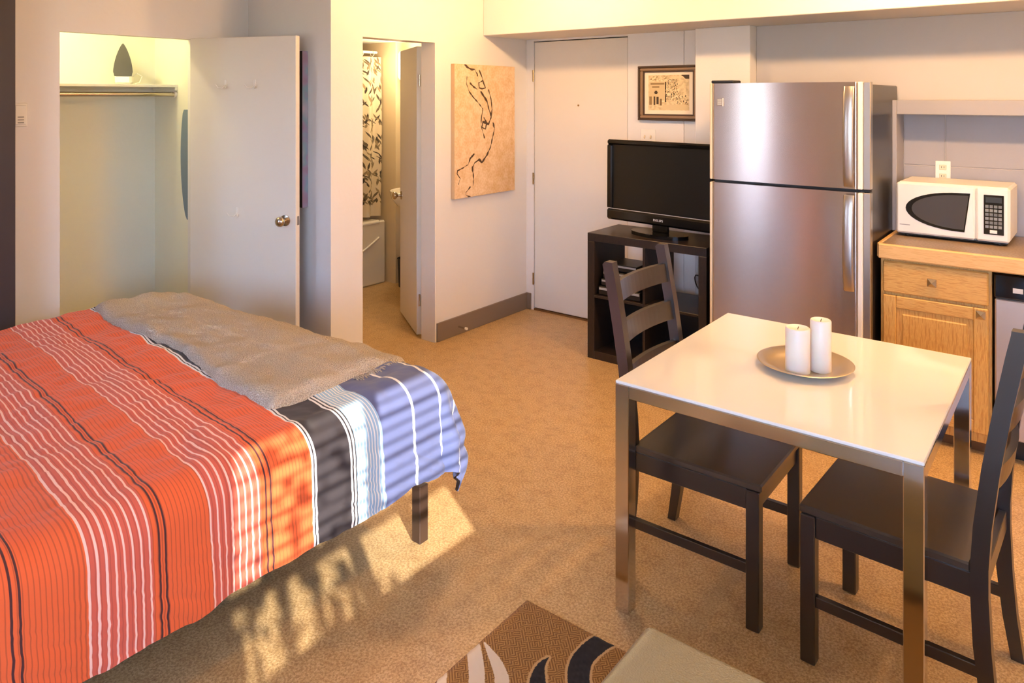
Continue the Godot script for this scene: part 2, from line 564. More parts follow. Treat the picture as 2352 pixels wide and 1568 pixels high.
# ---------------------------------------------------------------- doors
func doors():
	# entry door in its opening
	var d = tag(thing("door_1", "flush cream entry door with a peephole", "", v3(-3.37, 0, ZK)), "", "", "", "structure")
	obj("leaf", bb(mb(), v3(0.004, 0.018, -0.05), v3(0.814, 2.058, -0.004), 0.003), M.door, d)
	obj("threshold", bb(mb(), v3(0.0, 0.0, -0.12), v3(0.818, 0.012, 0.0)), M.kick, d)
	obj("peephole", bx(mb(), v3(0.405, 1.576, -0.002), v3(0.014, 0.014, 0.008), 0.004), M.brass, d)
	for y in [1.80, 1.01, 0.24]:
		obj("hinge", tube(mb(), [v3(-0.002, y - 0.045, 0.004), v3(-0.002, y + 0.045, 0.004)], 0.007), M.brass, d)
	obj("backing", bb(mb(), v3(0, 0, -0.15), v3(0.818, 2.065, -0.13)), M.door, d)
	# closet door, open past square
	d = tag(thing("door_2", "open flush white closet door with a round knob", "", v3(XC + 0.004, 0, -2.35), deg_to_rad(111.0)), "", "", "", "structure")
	obj("leaf", bb(mb(), v3(-0.038, 0.02, 0.004), v3(0.0, 1.99, 0.735), 0.003), M.door, d)
	var kp = [Vector2(0, 0), Vector2(0.032, 0), Vector2(0.032, 0.006), Vector2(0.013, 0.01), Vector2(0.011, 0.03), Vector2(0.022, 0.038), Vector2(0.029, 0.05), Vector2(0.027, 0.062), Vector2(0.015, 0.07), Vector2(0, 0.072)]
	for sgn in [-1, 1]:
		var k = obj("knob", lathe(mb(), kp, Vector3.ZERO, 24), M.nickel, d)
		k.position = v3(-0.038 if sgn < 0 else 0.0, 0.93, 0.665)
		k.rotation.z = PI / 2 * (1 if sgn < 0 else -1)
	obj("latch", bb(mb(), v3(-0.028, 0.905, 0.733), v3(-0.010, 0.955, 0.737)), M.nickel, d)
	for y in [1.75, 0.25]:
		obj("hinge", tube(mb(), [v3(-0.002, y - 0.04, 0.0), v3(-0.002, y + 0.04, 0.0)], 0.006), M.nickel, d)
	# wire hooks on the inner face of that door
	for q in [[0.26, 1.72], [0.46, 1.72], [0.34, 0.97]]:
		var h = thing("coat_hook", "small white wire hook high on the closet door, nearer its hinge" if q[0] < 0.3 else ("small white wire hook high on the closet door, nearer its free edge" if q[1] > 1.0 else "small white wire hook low on the closet door"), "hook", Vector3.ZERO, 0.0, "wire hooks on the closet door")
		h.transform = d.transform * Transform3D(Basis(), v3(-0.038, q[1], q[0]))
		obj("plate", bb(mb(), v3(-0.004, -0.03, -0.008), v3(0, 0.02, 0.008), 0.0015), M.white_plastic, h)
		for sg in [-1, 1]:
			obj("prong", tube(mb(), [v3(-0.004, -0.012, 0), v3(-0.018, -0.03, sg * 0.012), v3(-0.034, -0.028, sg * 0.03), v3(-0.04, -0.008, sg * 0.042)], 0.003, 6), M.white_plastic, h)
	# bathroom door, opened inwards past square
	d = tag(thing("door_3", "narrow white bathroom door standing open inwards", "", v3(-3.604, 0, -3.600), atan2(-0.50, -0.32)), "", "", "", "structure")
	obj("leaf", bb(mb(), v3(-0.018, 0.012, 0.012), v3(0.018, 1.985, 0.60), 0.003), M.door, d)
	for sgn in [-1, 1]:
		var k = obj("knob", lathe(mb(), kp, Vector3.ZERO, 20), M.nickel, d)
		k.position = v3(0.018 * sgn, 0.9, 0.545)
		k.rotation.z = -PI / 2 * sgn
	for y in [1.75, 0.25]:
		obj("hinge", tube(mb(), [v3(0, y - 0.04, 0.004), v3(0, y + 0.04, 0.004)], 0.006), M.nickel, d)
	# thin casing strip at the far jamb
	struct("trim_3", bb(mb(), v3(XA - 0.125, 0, -3.590), v3(XA + 0.006, 2.0, -3.576), 0.002), M.trim, "thin cream jamb of the bathroom opening")

# ---------------------------------------------------------------- closet
func closet():
	var x0 = -4.93
	var z0 = -2.44
	var z1 = -1.2
	var s = mb()
	bb(s, v3(x0 - 0.1, 0, z0 - 0.1), v3(x0, CEIL, z1 + 0.1))
	bb(s, v3(x0, 0, z0 - 0.1), v3(XC - 0.06, CEIL, z0))
	bb(s, v3(x0, 0, z1), v3(XC - 0.06, CEIL, z1 + 0.1))
	struct("wall_closet", s, M.closet, "pale yellow plaster inside the closet")
	var sh = thing("closet_shelf", "pale wooden shelf board high in the closet", "shelf", v3(x0, 1.70, z0))
	obj("board", bb(mb(), v3(0, 0, 0), v3(0.30, 0.018, z1 - z0), 0.002), M.closet, sh)
	obj("cleat", bb(mb(), v3(0, -0.02, 0.0), v3(0.30, 0, 0.018), 0.002), M.closet, sh)
	obj("cleat", bb(mb(), v3(0, -0.02, z1 - z0 - 0.018), v3(0.30, 0, z1 - z0), 0.002), M.closet, sh)
	var rod = thing("closet_rod", "brushed metal hanging rod under the closet shelf", "rod", v3(x0 + 0.27, 1.655, z0))
	obj("pole", tube(mb(), [v3(0, 0, 0.004), v3(0, 0, z1 - z0 - 0.004)], 0.014, 14), M.nickel, rod)
	for z in [0.0, z1 - z0 - 0.012]:
		obj("socket", tube(mb(), [v3(0, 0, z), v3(0, 0, z + 0.012)], 0.022, 16), M.white_plastic, rod)
	# steam iron standing on its heel
	var ir = thing("steam_iron", "grey and white steam iron standing upright on the closet shelf", "iron", v3(x0 + 0.15, 1.718, -2.165), deg_to_rad(58.0))
	var sole = []
	for k in 25:
		var t = k / 24.0
		var y = 0.052 + 0.205 * t
		var w = 0.056 * pow(sin(PI * (0.5 + 0.5 * t)), 0.75) if t > 0.15 else 0.056 * (0.86 + 0.14 * t / 0.15)
		sole.append(Vector2(w, y))
	for k in 25:
		var e = sole[24 - k]
		sole.append(Vector2(-e.x, e.y))
	obj("soleplate", prism(mb(), sole, 0.008, v3(0, 0, 0.0), Basis(v3(1, 0, 0), v3(0, 1, 0), v3(0, 0, 1))), M.iron_sole, ir)
	var body = []
	for q in sole:
		body.append(Vector2(q.x * 0.93, 0.052 + (q.y - 0.052) * 0.93))
	obj("body", prism(mb(), body, 0.05, v3(0, 0, -0.05)), M.white_plastic, ir)
	obj("heel", bx(mb(), v3(0, 0.03, -0.05), v3(0.095, 0.06, 0.11), 0.012), M.white_plastic, ir)
	obj("handle", tube(mb(), [v3(0, 0.05, -0.09), v3(0, 0.06, -0.125), v3(0, 0.13, -0.135), v3(0, 0.19, -0.11), v3(0, 0.205, -0.05)], 0.015, 10), M.grey_plastic, ir)
	obj("cord", tube(mb(), [v3(0.02, 0.04, -0.105), v3(0.07, 0.07, -0.09), v3(0.10, 0.05, -0.06), v3(0.09, 0.01, -0.02), v3(0.07, 0.004, 0.02)], 0.0035, 6), M.white_plastic, ir)
	# small ironing board hung on the end wall
	var ib = thing("ironing_board", "small blue grey ironing board hung on the closet end wall", "ironing board", v3(-4.392, 0.88, z0 + 0.002))
	var out = []
	var n = 28
	for k in n + 1:
		var t = float(k) / n
		var w = 0.075 * pow(sin(PI * clampf(t * 0.86 + 0.07 * 0, 0, 1)), 0.62) if t < 1.0 else 0.035
		out.append(Vector2(-w - 0.012, 0.68 * t))
	for k in n + 1:
		var e = out[n - k]
		out.append(Vector2(-e.x, e.y))
	obj("cover", prism(mb(), out, 0.03, v3(0, 0, 0.03)), M.board_cover, ib)
	obj("leg", tube(mb(), [v3(-0.04, 0.1, 0.015), v3(-0.04, 0.5, 0.015)], 0.008), M.white_plastic, ib)
	obj("leg", tube(mb(), [v3(0.04, 0.1, 0.015), v3(0.04, 0.5, 0.015)], 0.008), M.white_plastic, ib)
	obj("hanger", tube(mb(), [v3(0, 0.655, 0.03), v3(0, 0.7, 0.02), v3(0, 0.71, 0.002)], 0.004, 6), M.white_plastic, ib)
	# closet bulb above the opening head
	var t = thing("closet_lamp", "bare bulb on the closet ceiling above its opening", "lamp", v3(-4.62, CEIL, -1.62))
	obj("socket", lathe(mb(), [Vector2(0, 0), Vector2(0.05, 0), Vector2(0.05, -0.02), Vector2(0.02, -0.03), Vector2(0.02, -0.06), Vector2(0, -0.06)], Vector3.ZERO, 20), M.white_plastic, t)
	obj("bulb", lathe(mb(), [Vector2(0, -0.06), Vector2(0.014, -0.065), Vector2(0.03, -0.095), Vector2(0.032, -0.12), Vector2(0.02, -0.145), Vector2(0, -0.152)], Vector3.ZERO, 20), glow(c8(255, 236, 170), 5.0), t)
	var l = OmniLight3D.new()
	l.name = "bulb_light"
	l.light_color = c8(255, 238, 184)
	l.light_energy = 0.36
	l.light_size = 0.03
	l.omni_range = 8.0
	l.omni_attenuation = 2.0
	l.shadow_enabled = true
	l.position = v3(0, -0.11, 0)
	t.add_child(l)

# ---------------------------------------------------------------- bathroom
func bathroom():
	var s = mb()
	bb(s, v3(-5.85, 0, ZK), v3(-5.75, 2.12, ZR - 0.2))
	struct("wall_bathroom_far", s, M.bath, "cream bathroom wall beyond the tub")
	struct("wall_bathroom_side", bb(mb(), v3(-5.75, 0, ZR - 0.3), v3(XA - 0.12, 2.12, ZR - 0.2)), M.bath, "cream bathroom side wall")
	struct("wall_bathroom_end", bb(mb(), v3(-5.75, 0, ZK), v3(-4.80, 2.12, -4.50)), M.bath, "cream wall at the end of the bathtub")
	s = bb(mb(), v3(-4.80, 0, ZK), v3(XA - 0.12, 2.12, ZK + 0.01))
	struct("wall_bathroom_back", s, M.bath, "cream bathroom wall behind the basin")
	struct("ceiling_bathroom", bb(mb(), v3(-5.85, 2.12, ZK), v3(XA - 0.12, 2.2, ZR - 0.2)), M.ceiling, "low cream bathroom ceiling")
	# bath tub along x = -4.91
	var tub = thing("bathtub", "white bathtub with a curved apron behind the curtain", "bathtub", v3(-5.327, 0, -3.72))
	var shp = mb()
	bb(shp, v3(0.36, 0, -0.76), v3(0.42, 0.55, 0.70), 0.012)
	obj("apron", shp, M.ceramic, tub)
	obj("rim", (func():
		var r = bb(mb(), v3(0.30, 0.52, -0.70), v3(0.425, 0.56, 0.70), 0.015)
		bb(r, v3(-0.42, 0.52, -0.70), v3(-0.32, 0.56, 0.70), 0.015)
		bb(r, v3(-0.32, 0.52, -0.70), v3(0.30, 0.56, -0.62), 0.015)
		bb(r, v3(-0.32, 0.52, 0.62), v3(0.30, 0.56, 0.70), 0.015)
		return r).call(), M.ceramic, tub)
	obj("basin", bb(mb(), v3(-0.40, 0.08, -0.68), v3(0.36, 0.12, 0.68)), M.ceramic, tub)
	obj("moulding", tube(mb(), arc_pts(v3(0.424, 0.30, 0.15), 0.22, 0.80), 0.009, 6), M.ceramic, tub)
	# curtain with woven leaf print
	var rod = thing("curtain_rod", "white shower curtain rod above the tub", "rod", v3(-4.97, 2.03, -3.72))
	obj("pole", tube(mb(), [v3(0, 0, -0.71), v3(0, 0, 0.80)], 0.012, 10), M.white_plastic, rod)
	for k in 7:
		var ring = []
		for j in 13:
			ring.append(v3(cos(TAU * j / 12) * 0.024, sin(TAU * j / 12) * 0.024 - 0.012, -0.66 + k * 0.12))
		obj("ring", tube(mb(), ring, 0.003, 5), M.white_plastic, rod)
	var rows = []
	var uvs = []
	for i in 2:
		pass
	for i in 41:
		var y = 1.99 - 1.40 * i / 40.0
		var line = []
		var ul = []
		for j in 121:
			var q = j / 120.0
			var z = -4.485 + 0.92 * q
			var amp = 0.016 + 0.012 * i / 40.0
			line.append(v3(-4.97 + amp * sin(q * 46.0 + 0.6 * sin(i * 0.1)) + 0.010 * sin(q * 17.0), y, z))
			ul.append(Vector2(q, i / 40.0))
		rows.append(line)
		uvs.append(ul)
	var cm = mat(Color.WHITE, 0.85)
	cm.albedo_texture = curtain_print()
	cm.backlight_enabled = true
	cm.backlight = c8(90, 80, 60)
	tag(obj("shower_curtain", sheet(mb(), rows, uvs), cm), "cream shower curtain printed with dark brush leaves", "curtain")
	# wash basin
	var sk = thing("wash_basin", "white wall hung wash basin behind the bathroom door", "sink", v3(-4.38, 0.86, ZK + 0.01))
	obj("bowl", bowl_half(), M.ceramic, sk)
	obj("tap", tube(mb(), [v3(0, 0.0, 0.07), v3(0, 0.09, 0.07), v3(0, 0.115, 0.10), v3(0, 0.11, 0.17), v3(0, 0.09, 0.18)], 0.011, 10), M.chrome, sk)
	for sx in [-0.09, 0.09]:
		obj("handle", lathe(mb(), [Vector2(0, 0), Vector2(0.018, 0), Vector2(0.012, 0.02), Vector2(0.02, 0.03), Vector2(0.02, 0.05), Vector2(0, 0.055)], v3(sx, 0, 0.07), 14), M.chrome, sk)
	obj("drain_pipe", tube(mb(), [v3(0, -0.15, 0.2), v3(0, -0.35, 0.2), v3(0, -0.40, 0.12), v3(0, -0.40, 0.0)], 0.018, 10), M.chrome, sk)
	# waste bin
	var wbn = thing("waste_bin", "small black bin on the bathroom floor under the basin", "bin", v3(-4.66, 0, -4.50))
	obj("tub", lathe(mb(), [Vector2(0, 0), Vector2(0.07, 0), Vector2(0.08, 0.24), Vector2(0.073, 0.24), Vector2(0.064, 0.01), Vector2(0, 0.01)], Vector3.ZERO, 24), M.black, wbn)
	obj("rim", (func():
		var p = []
		for j in 25:
			p.append(v3(cos(TAU * j / 24) * 0.079, 0.242, sin(TAU * j / 24) * 0.079))
		return tube(mb(), p, 0.005, 6)).call(), M.black, wbn)
	# vanity light
	var vl = thing("vanity_light", "bright frosted bathroom wall light above the basin", "lamp", v3(-4.56, 1.91, ZK + 0.01))
	obj("back_plate", bb(mb(), v3(-0.22, -0.07, 0), v3(0.22, 0.07, 0.02), 0.004), M.chrome, vl)
	for sx in [-0.14, 0.0, 0.14]:
		obj("shade", lathe(mb(), [Vector2(0, -0.13), Vector2(0.035, -0.125), Vector2(0.05, -0.1), Vector2(0.05, 0.1), Vector2(0.035, 0.125), Vector2(0, 0.13)], v3(sx, 0, 0.085), 20), glow(c8(255, 244, 222), 1.2), vl)
	var l = OmniLight3D.new()
	l.name = "shade_light"
	l.light_color = c8(255, 224, 178)
	l.light_energy = 0.32
	l.light_size = 0.1
	l.omni_range = 8.0
	l.omni_attenuation = 2.0
	l.shadow_enabled = true
	l.position = v3(0, 0, 0.26)
	vl.add_child(l)

func arc_pts(c, r, half):
	var p = []
	for k in 21:
		var t = -1.0 + 2.0 * k / 20.0
		p.append(c + v3(0, r * t * t * 0.9 - 0.09, t * half * 0.85 - 0.15))
	return p

func bowl_half():
	var rows = []
	var prof = [[0.02, -0.16], [0.10, -0.155], [0.17, -0.12], [0.215, -0.06], [0.23, 0.0], [0.222, 0.006], [0.205, 0.0], [0.19, -0.05], [0.14, -0.10], [0.05, -0.12], [0.0, -0.122]]
	for p in prof:
		var line = []
		for k in 33:
			var a = TAU * k / 32.0
			var z = 0.23 + sin(a) * p[0] * 0.95
			line.append(v3(cos(a) * p[0] * 1.1, p[1], maxf(z, 0.002)))
		rows.append(line)
	var s = mb()
	sheet(s, rows, null, true)
	bb(s, v3(-0.235, -0.06, 0.0), v3(0.235, 0.004, 0.11), 0.01)
	return s

func curtain_print():
	var im = Image.create(512, 1024, false, Image.FORMAT_RGB8)
	im.fill(c8(226, 210, 178))
	var rng = RandomNumberGenerator.new()
	rng.seed = 44
	for k in 900:
		var row = rng.randi_range(0, 7)
		var cx = rng.randf() * 512.0
		var cy = 60 + row * 120 + rng.randf_range(-44, 44)
		var ln = rng.randf_range(24, 60)
		var an = rng.randf_range(-0.9, 0.5)
		var dk = rng.randf()
		var col = c8(58, 52, 46).lerp(c8(170, 150, 112), dk)
		for i in int(ln * 2):
			var t = i / (ln * 2.0)
			var w = 8.5 * sin(PI * t)
			var px = cx + sin(an) * ln * (t - 0.5)
			var py = cy + cos(an) * ln * (t - 0.5)
			im.fill_rect(Rect2i(int(px - w * 0.5), int(py), maxi(1, int(w)), 2), col)
	return ImageTexture.create_from_image(im)

# ---------------------------------------------------------------- bed
const XE = -1.955     # near edge where the duvet starts to turn
const ZE = -1.95     # foot edge where the duvet starts to turn
const TOP = 0.615
const RAD = 0.095

func top_y(x, z):
	return TOP + 0.014 * nz.get_noise_2d(x * 2.2, z * 2.2) + 0.006 * nz.get_noise_2d(x * 7.0 + 9.0, z * 5.0)

func hang(d):
	var q = RAD * PI * 0.5
	if d < q:
		var a = d / RAD
		return Vector2(RAD * sin(a), RAD * (1.0 - cos(a)))
	var f = deg_to_rad(4.0)
	return Vector2(RAD + (d - q) * sin(f), RAD + (d - q) * cos(f))

func duvet_pt(a, b):
	var ax = maxf(a, 0.0)
	var bz = maxf(b, 0.0)
	var x = XE + minf(a, 0.0)
	var ze = ZE + 0.07 * clampf(-a / 1.8, 0.0, 1.0)
	var z = ze - minf(b, 0.0)
	var y = top_y(x, z)
	var r = sqrt(ax * ax + bz * bz)
	if r > 0.0:
		var h = hang(r)
		var dx = ax / r
		var dz = bz / r
		var k = smoothstep(0.06, 0.35, r)
		var ang = atan2(bz, ax)
		# folds: shallow along the sides, deeper round the corner
		var u = b if ax > 0.0 and bz <= 0.0 else a
		var fold = 0.009 * nz2.get_noise_2d(u * 4.0, r * 1.2 + 3.0) + 0.003 * nz.get_noise_2d(u * 3.0 + r * 9.0, r * 22.0 - u * 7.0)
		var corner = sin(ang * 2.0) if ax > 0.0 and bz > 0.0 else 0.0
		fold += corner * (0.026 * sin(ang * 7.0) + 0.05)
		fold += 0.005 * nz.get_noise_2d(u * 1.0 + 31.0, r * 16.0 - u * 8.0) * (0.4 + 1.4 * smoothstep(-0.7, 0.1, b))
		var hx = h.x + fold * k
		x = XE + minf(a, 0.0) + dx * hx
		z = ze - minf(b, 0.0) - dz * hx
		y = top_y(XE + minf(a, 0.0), ze - minf(b, 0.0)) - h.y * (1.0 - 0.07 * corner)
	return v3(x, y, z)

func duvet_tex():
	var n = 2048
	var im = Image.create(n, 4, false, Image.FORMAT_RGB8)
	var orange = c8(226, 97, 46)
	var pink = c8(206, 92, 70)
	var pale = c8(244, 196, 178)
	var black = c8(44, 38, 42)
	var white = c8(232, 230, 228)
	var sky_b = c8(150, 184, 212)
	var navy = c8(84, 92, 132)
	for i in n:
		var u = -0.15 + 2.6 * i / n          # metres along the bed, 0 at the camera's z
		var c = orange
		var m = fposmod(u, 0.0115)
		if m < 0.0028:
			c = orange.darkened(0.16)
		for g in [[-0.02, 0.13], [0.36, 0.53], [0.755, 0.908], [1.06, 1.215]]:
			if u > g[0] and u < g[1]:
				var w = (g[1] - g[0]) / 7.5
				var q = fposmod(u - g[0], w) / w
				c = pale if q < 0.26 else (pink if fposmod(u, 0.0115) > 0.0028 else pink.darkened(0.1))
		for g in [0.20, 0.60, 0.925, 1.232]:
			if absf(u - g) < 0.0025 or absf(u - g - 0.016) < 0.0025:
				c = c8(70, 30, 32)
		if u > 1.39:
			c = black
		for g in [1.393, 1.405, 1.538, 1.55]:
			if absf(u - g) < 0.0038:
				c = white
		if u > 1.558 and u < 1.672:
			c = sky_b if fposmod(u, 0.0125) > 0.004 else white
		if u >= 1.672:
			c = navy
		for g in [1.815, 1.955, 2.10]:
			if absf(u - g) < 0.006:
				c = white
		for y in 4:
			im.set_pixel(i, y, c)
	return ImageTexture.create_from_image(im)

func bed():
	var t = thing("bed", "low double bed on short brown legs under the striped duvet", "bed", v3(-2.85, 0, -0.95))
	obj("base", bb(mb(), v3(-0.90, 0.20, -0.93), v3(0.88, 0.32, 1.0), 0.01), M.black, t)
	obj("mattress", bb(mb(), v3(-1.0, 0.32, -0.93), v3(0.89, 0.575, 1.0), 0.05), M.mattress, t)
	for sx in [-0.82, 0.90]:
		for sz in [-1.0, 0.9]:
			obj("leg", bb(mb(), v3(sx - 0.022, 0, sz - 0.022), v3(sx + 0.022, 0.21, sz + 0.022), 0.003), M.bed_wood, t)
	# duvet
	var dm = mat(Color.WHITE, 0.85)
	dm.albedo_texture = duvet_tex()
	dm.rim_enabled = true
	dm.rim = 0.25
	var rows = []
	var uvs = []
	var na = 190
	var nb = 230
	for i in nb + 1:
		var line = []
		var ul = []
		var b = lerpf(-2.02, 0.36, i / float(nb))
		for j in na + 1:
			var a = lerpf(-1.80, 0.385, j / float(na))
			line.append(duvet_pt(a, b))
			ul.append(Vector2((-ZE + b + 0.15 - 0.125 * maxf(-a, 0.0)) / 2.6, 0.5))
		rows.append(line)
		uvs.append(ul)
	var s = mb()
	sheet(s, rows, uvs, false)
	# underside, 8 mm in
	var under = []
	for i in rows.size():
		var line = []
		for j in rows[0].size():
			var du = rows[mini(i + 1, nb)][j] - rows[maxi(i - 1, 0)][j]
			var dv = rows[i][mini(j + 1, na)] - rows[i][maxi(j - 1, 0)]
			line.append(rows[i][j] - du.cross(dv).normalized() * 0.012)
		under.append(line)
	sheet(s, under, uvs, true)
	for j in na:
		for k in [[rows[nb], under[nb], uvs[nb]], [rows[0], under[0], uvs[0]]]:
			for q in [[0, j], [1, j], [1, j + 1], [0, j], [1, j + 1], [0, j + 1]]:
				s.set_normal(Vector3.DOWN)
				s.set_uv(k[2][q[1]])
				s.add_vertex(k[q[0]][q[1]])
	for i in nb:
		for j in [0, na]:
			for q in [[0, i], [1, i], [1, i + 1], [0, i], [1, i + 1], [0, i + 1]]:
				s.set_normal(Vector3.DOWN)
				s.set_uv(uvs[q[1]][j])
				s.add_vertex((rows if q[0] == 0 else under)[q[1]][j])
	tag(obj("duvet", s, dm), "orange duvet with white stripes and a navy and black foot end", "duvet")
	# knitted throw across the foot of the bed
	var th = thing("throw_blanket", "beige knitted throw blanket folded across the foot of the bed", "blanket", Vector3.ZERO)
	rows = []
	var low = []
	var ns = 90
	var nt = 46
	for i in ns + 1:
		var q = i / float(ns)
		var line = []
		var l2 = []
		for j in nt + 1:
			var w = j / float(nt)
			var x = lerpf(-3.735, -2.09, q) + 0.02 * sin(w * 5.0 + 1.0) * q
			var zi = lerpf(-1.555, -1.415, q) + 0.022 * sin(q * 9.0) * (1.0 - w)
			var zo = lerpf(-2.03, -2.10, q) - 0.02 * sin(q * 7.0)
			var zz = lerpf(zi, zo, w)
			# follows the duvet and turns down over the foot edge
			var p = duvet_pt(x - XE, ZE + 0.07 * clampf((XE - x) / 1.8, 0.0, 1.0) - zz)
			var e = minf(minf(w, 1.0 - w) * 0.55, minf(q, 1.0 - q) * 1.57)
			var lift = 0.034 * sqrt(clampf(e / 0.03, 0.0, 1.0)) + 0.007 * nz.get_noise_2d(x * 6.0, zz * 6.0)
			var out = v3(0, 1, 0) if zz > ZE + 0.03 else v3(0, 0.5, -0.86)
			line.append(p + out * (0.008 + lift))
			l2.append(p + out * 0.006)
		rows.append(line)
		low.append(l2)
	s = mb()
	sheet(s, rows, null, true)
	sheet(s, low, null, false)
	for rr in [[0, ns]]:
		for i in [0, ns]:
			for j in nt:
				quad(s, rows[i][j], rows[i][j + 1], low[i][j + 1], low[i][j], v3(-1 if i == 0 else 1, 0, 0))
		for j in [0, nt]:
			for i in ns:
				quad(s, rows[i][j], rows[i + 1][j], low[i + 1][j], low[i][j], v3(0, 0, 1 if j == 0 else -1))
	obj("knit", s, M.throw, th)
	s = mb()
	var rng = RandomNumberGenerator.new()
	rng.seed = 3
	for j in range(nt / 2, nt):
		for k in 2:
			var p = (rows[ns][j] + low[ns][j]) * 0.5 + v3(0, 0.004, rng.randf_range(-0.006, 0.006))
			var e = p + v3(rng.randf_range(0.025, 0.045), rng.randf_range(-0.004, 0.004), rng.randf_range(-0.014, 0.014))
			var f = duvet_pt(e.x - XE, -(e.z - ZE)) + v3(0.002, 0.008, -0.002)
			tube(s, [p, (p + f) * 0.5 + v3(0, 0.006, 0), f], [0.0035, 0.003, 0.002], 5)
	tag(obj("fringe", s, M.throw, th), "", "", "", "stuff")

# ---------------------------------------------------------------- table and chairs
func table_set():
	var t = thing("dining_table", "square white glass dining table on a polished chrome frame", "table", v3(-0.757, 0, -2.537))
	var hx = 0.437
	var hz = 0.467
	obj("table_top", bb(mb(), v3(-hx, 0.725, -hz), v3(hx, 0.735, hz), 0.0025), M.glass_top, t)
	obj("apron", bb(mb(), v3(-hx + 0.048, 0.685, hz - 0.048), v3(hx - 0.048, 0.7245, hz), 0.002), M.chrome, t)
	obj("apron", bb(mb(), v3(-hx + 0.048, 0.685, -hz), v3(hx - 0.048, 0.7245, -hz + 0.048), 0.002), M.chrome, t)
	obj("apron", bb(mb(), v3(-hx, 0.685, -hz + 0.048), v3(-hx + 0.048, 0.7245, hz - 0.048), 0.002), M.chrome, t)
	obj("apron", bb(mb(), v3(hx - 0.048, 0.685, -hz + 0.048), v3(hx, 0.7245, hz - 0.048), 0.002), M.chrome, t)
	for sx in [-1, 1]:
		for sz in [-1, 1]:
			obj("leg", bb(mb(), v3(sx * hx, 0, sz * hz), v3(sx * (hx - 0.048), 0.7245, sz * (hz - 0.048)), 0.002), M.chrome, t)
	# tray with two candles
	var p = v3(-0.748, 0.735, -2.556)
	var pl = thing("candle_plate", "round brushed metal plate under the candles on the table", "plate", p)
	obj("dish", lathe(mb(), [Vector2(0, 0.0), Vector2(0.07, 0.0), Vector2(0.10, 0.004), Vector2(0.15, 0.020), Vector2(0.153, 0.022), Vector2(0.149, 0.0235), Vector2(0.10, 0.009), Vector2(0.07, 0.004), Vector2(0, 0.004)], Vector3.ZERO, 64), M.plate, pl)
	for q in [[v3(-0.752, 0.7395, -2.49), 0.0385, 0.145, "wider and shorter white pillar candle on the metal plate"], [v3(-0.695, 0.7395, -2.545), 0.033, 0.168, "taller and slimmer white pillar candle on the metal plate"]]:
		var c = thing("candle", q[3], "candle", q[0], 0.0, "pillar candles on the plate")
		var r = q[1]
		var h = q[2]
		obj("wax", lathe(mb(), [Vector2(0, 0), Vector2(r - 0.002, 0), Vector2(r, 0.002), Vector2(r, h - 0.004), Vector2(r - 0.003, h), Vector2(r - 0.008, h - 0.001), Vector2(r - 0.013, h - 0.005), Vector2(0, h - 0.007)], Vector3.ZERO, 40), M.wax, c)
		obj("wick", tube(mb(), [v3(0, h - 0.008, 0), v3(0.001, h - 0.002, 0), v3(0.003, h + 0.003, 0.001)], 0.0012, 6), M.wick, c)
	chair(v3(-1.015, 0, -2.462), 0.0, "dark brown ladder back chair on the left side of the table")
	chair(v3(-0.432, 0, -2.425), PI + deg_to_rad(-2.5), "dark brown ladder back chair on the right side of the table")

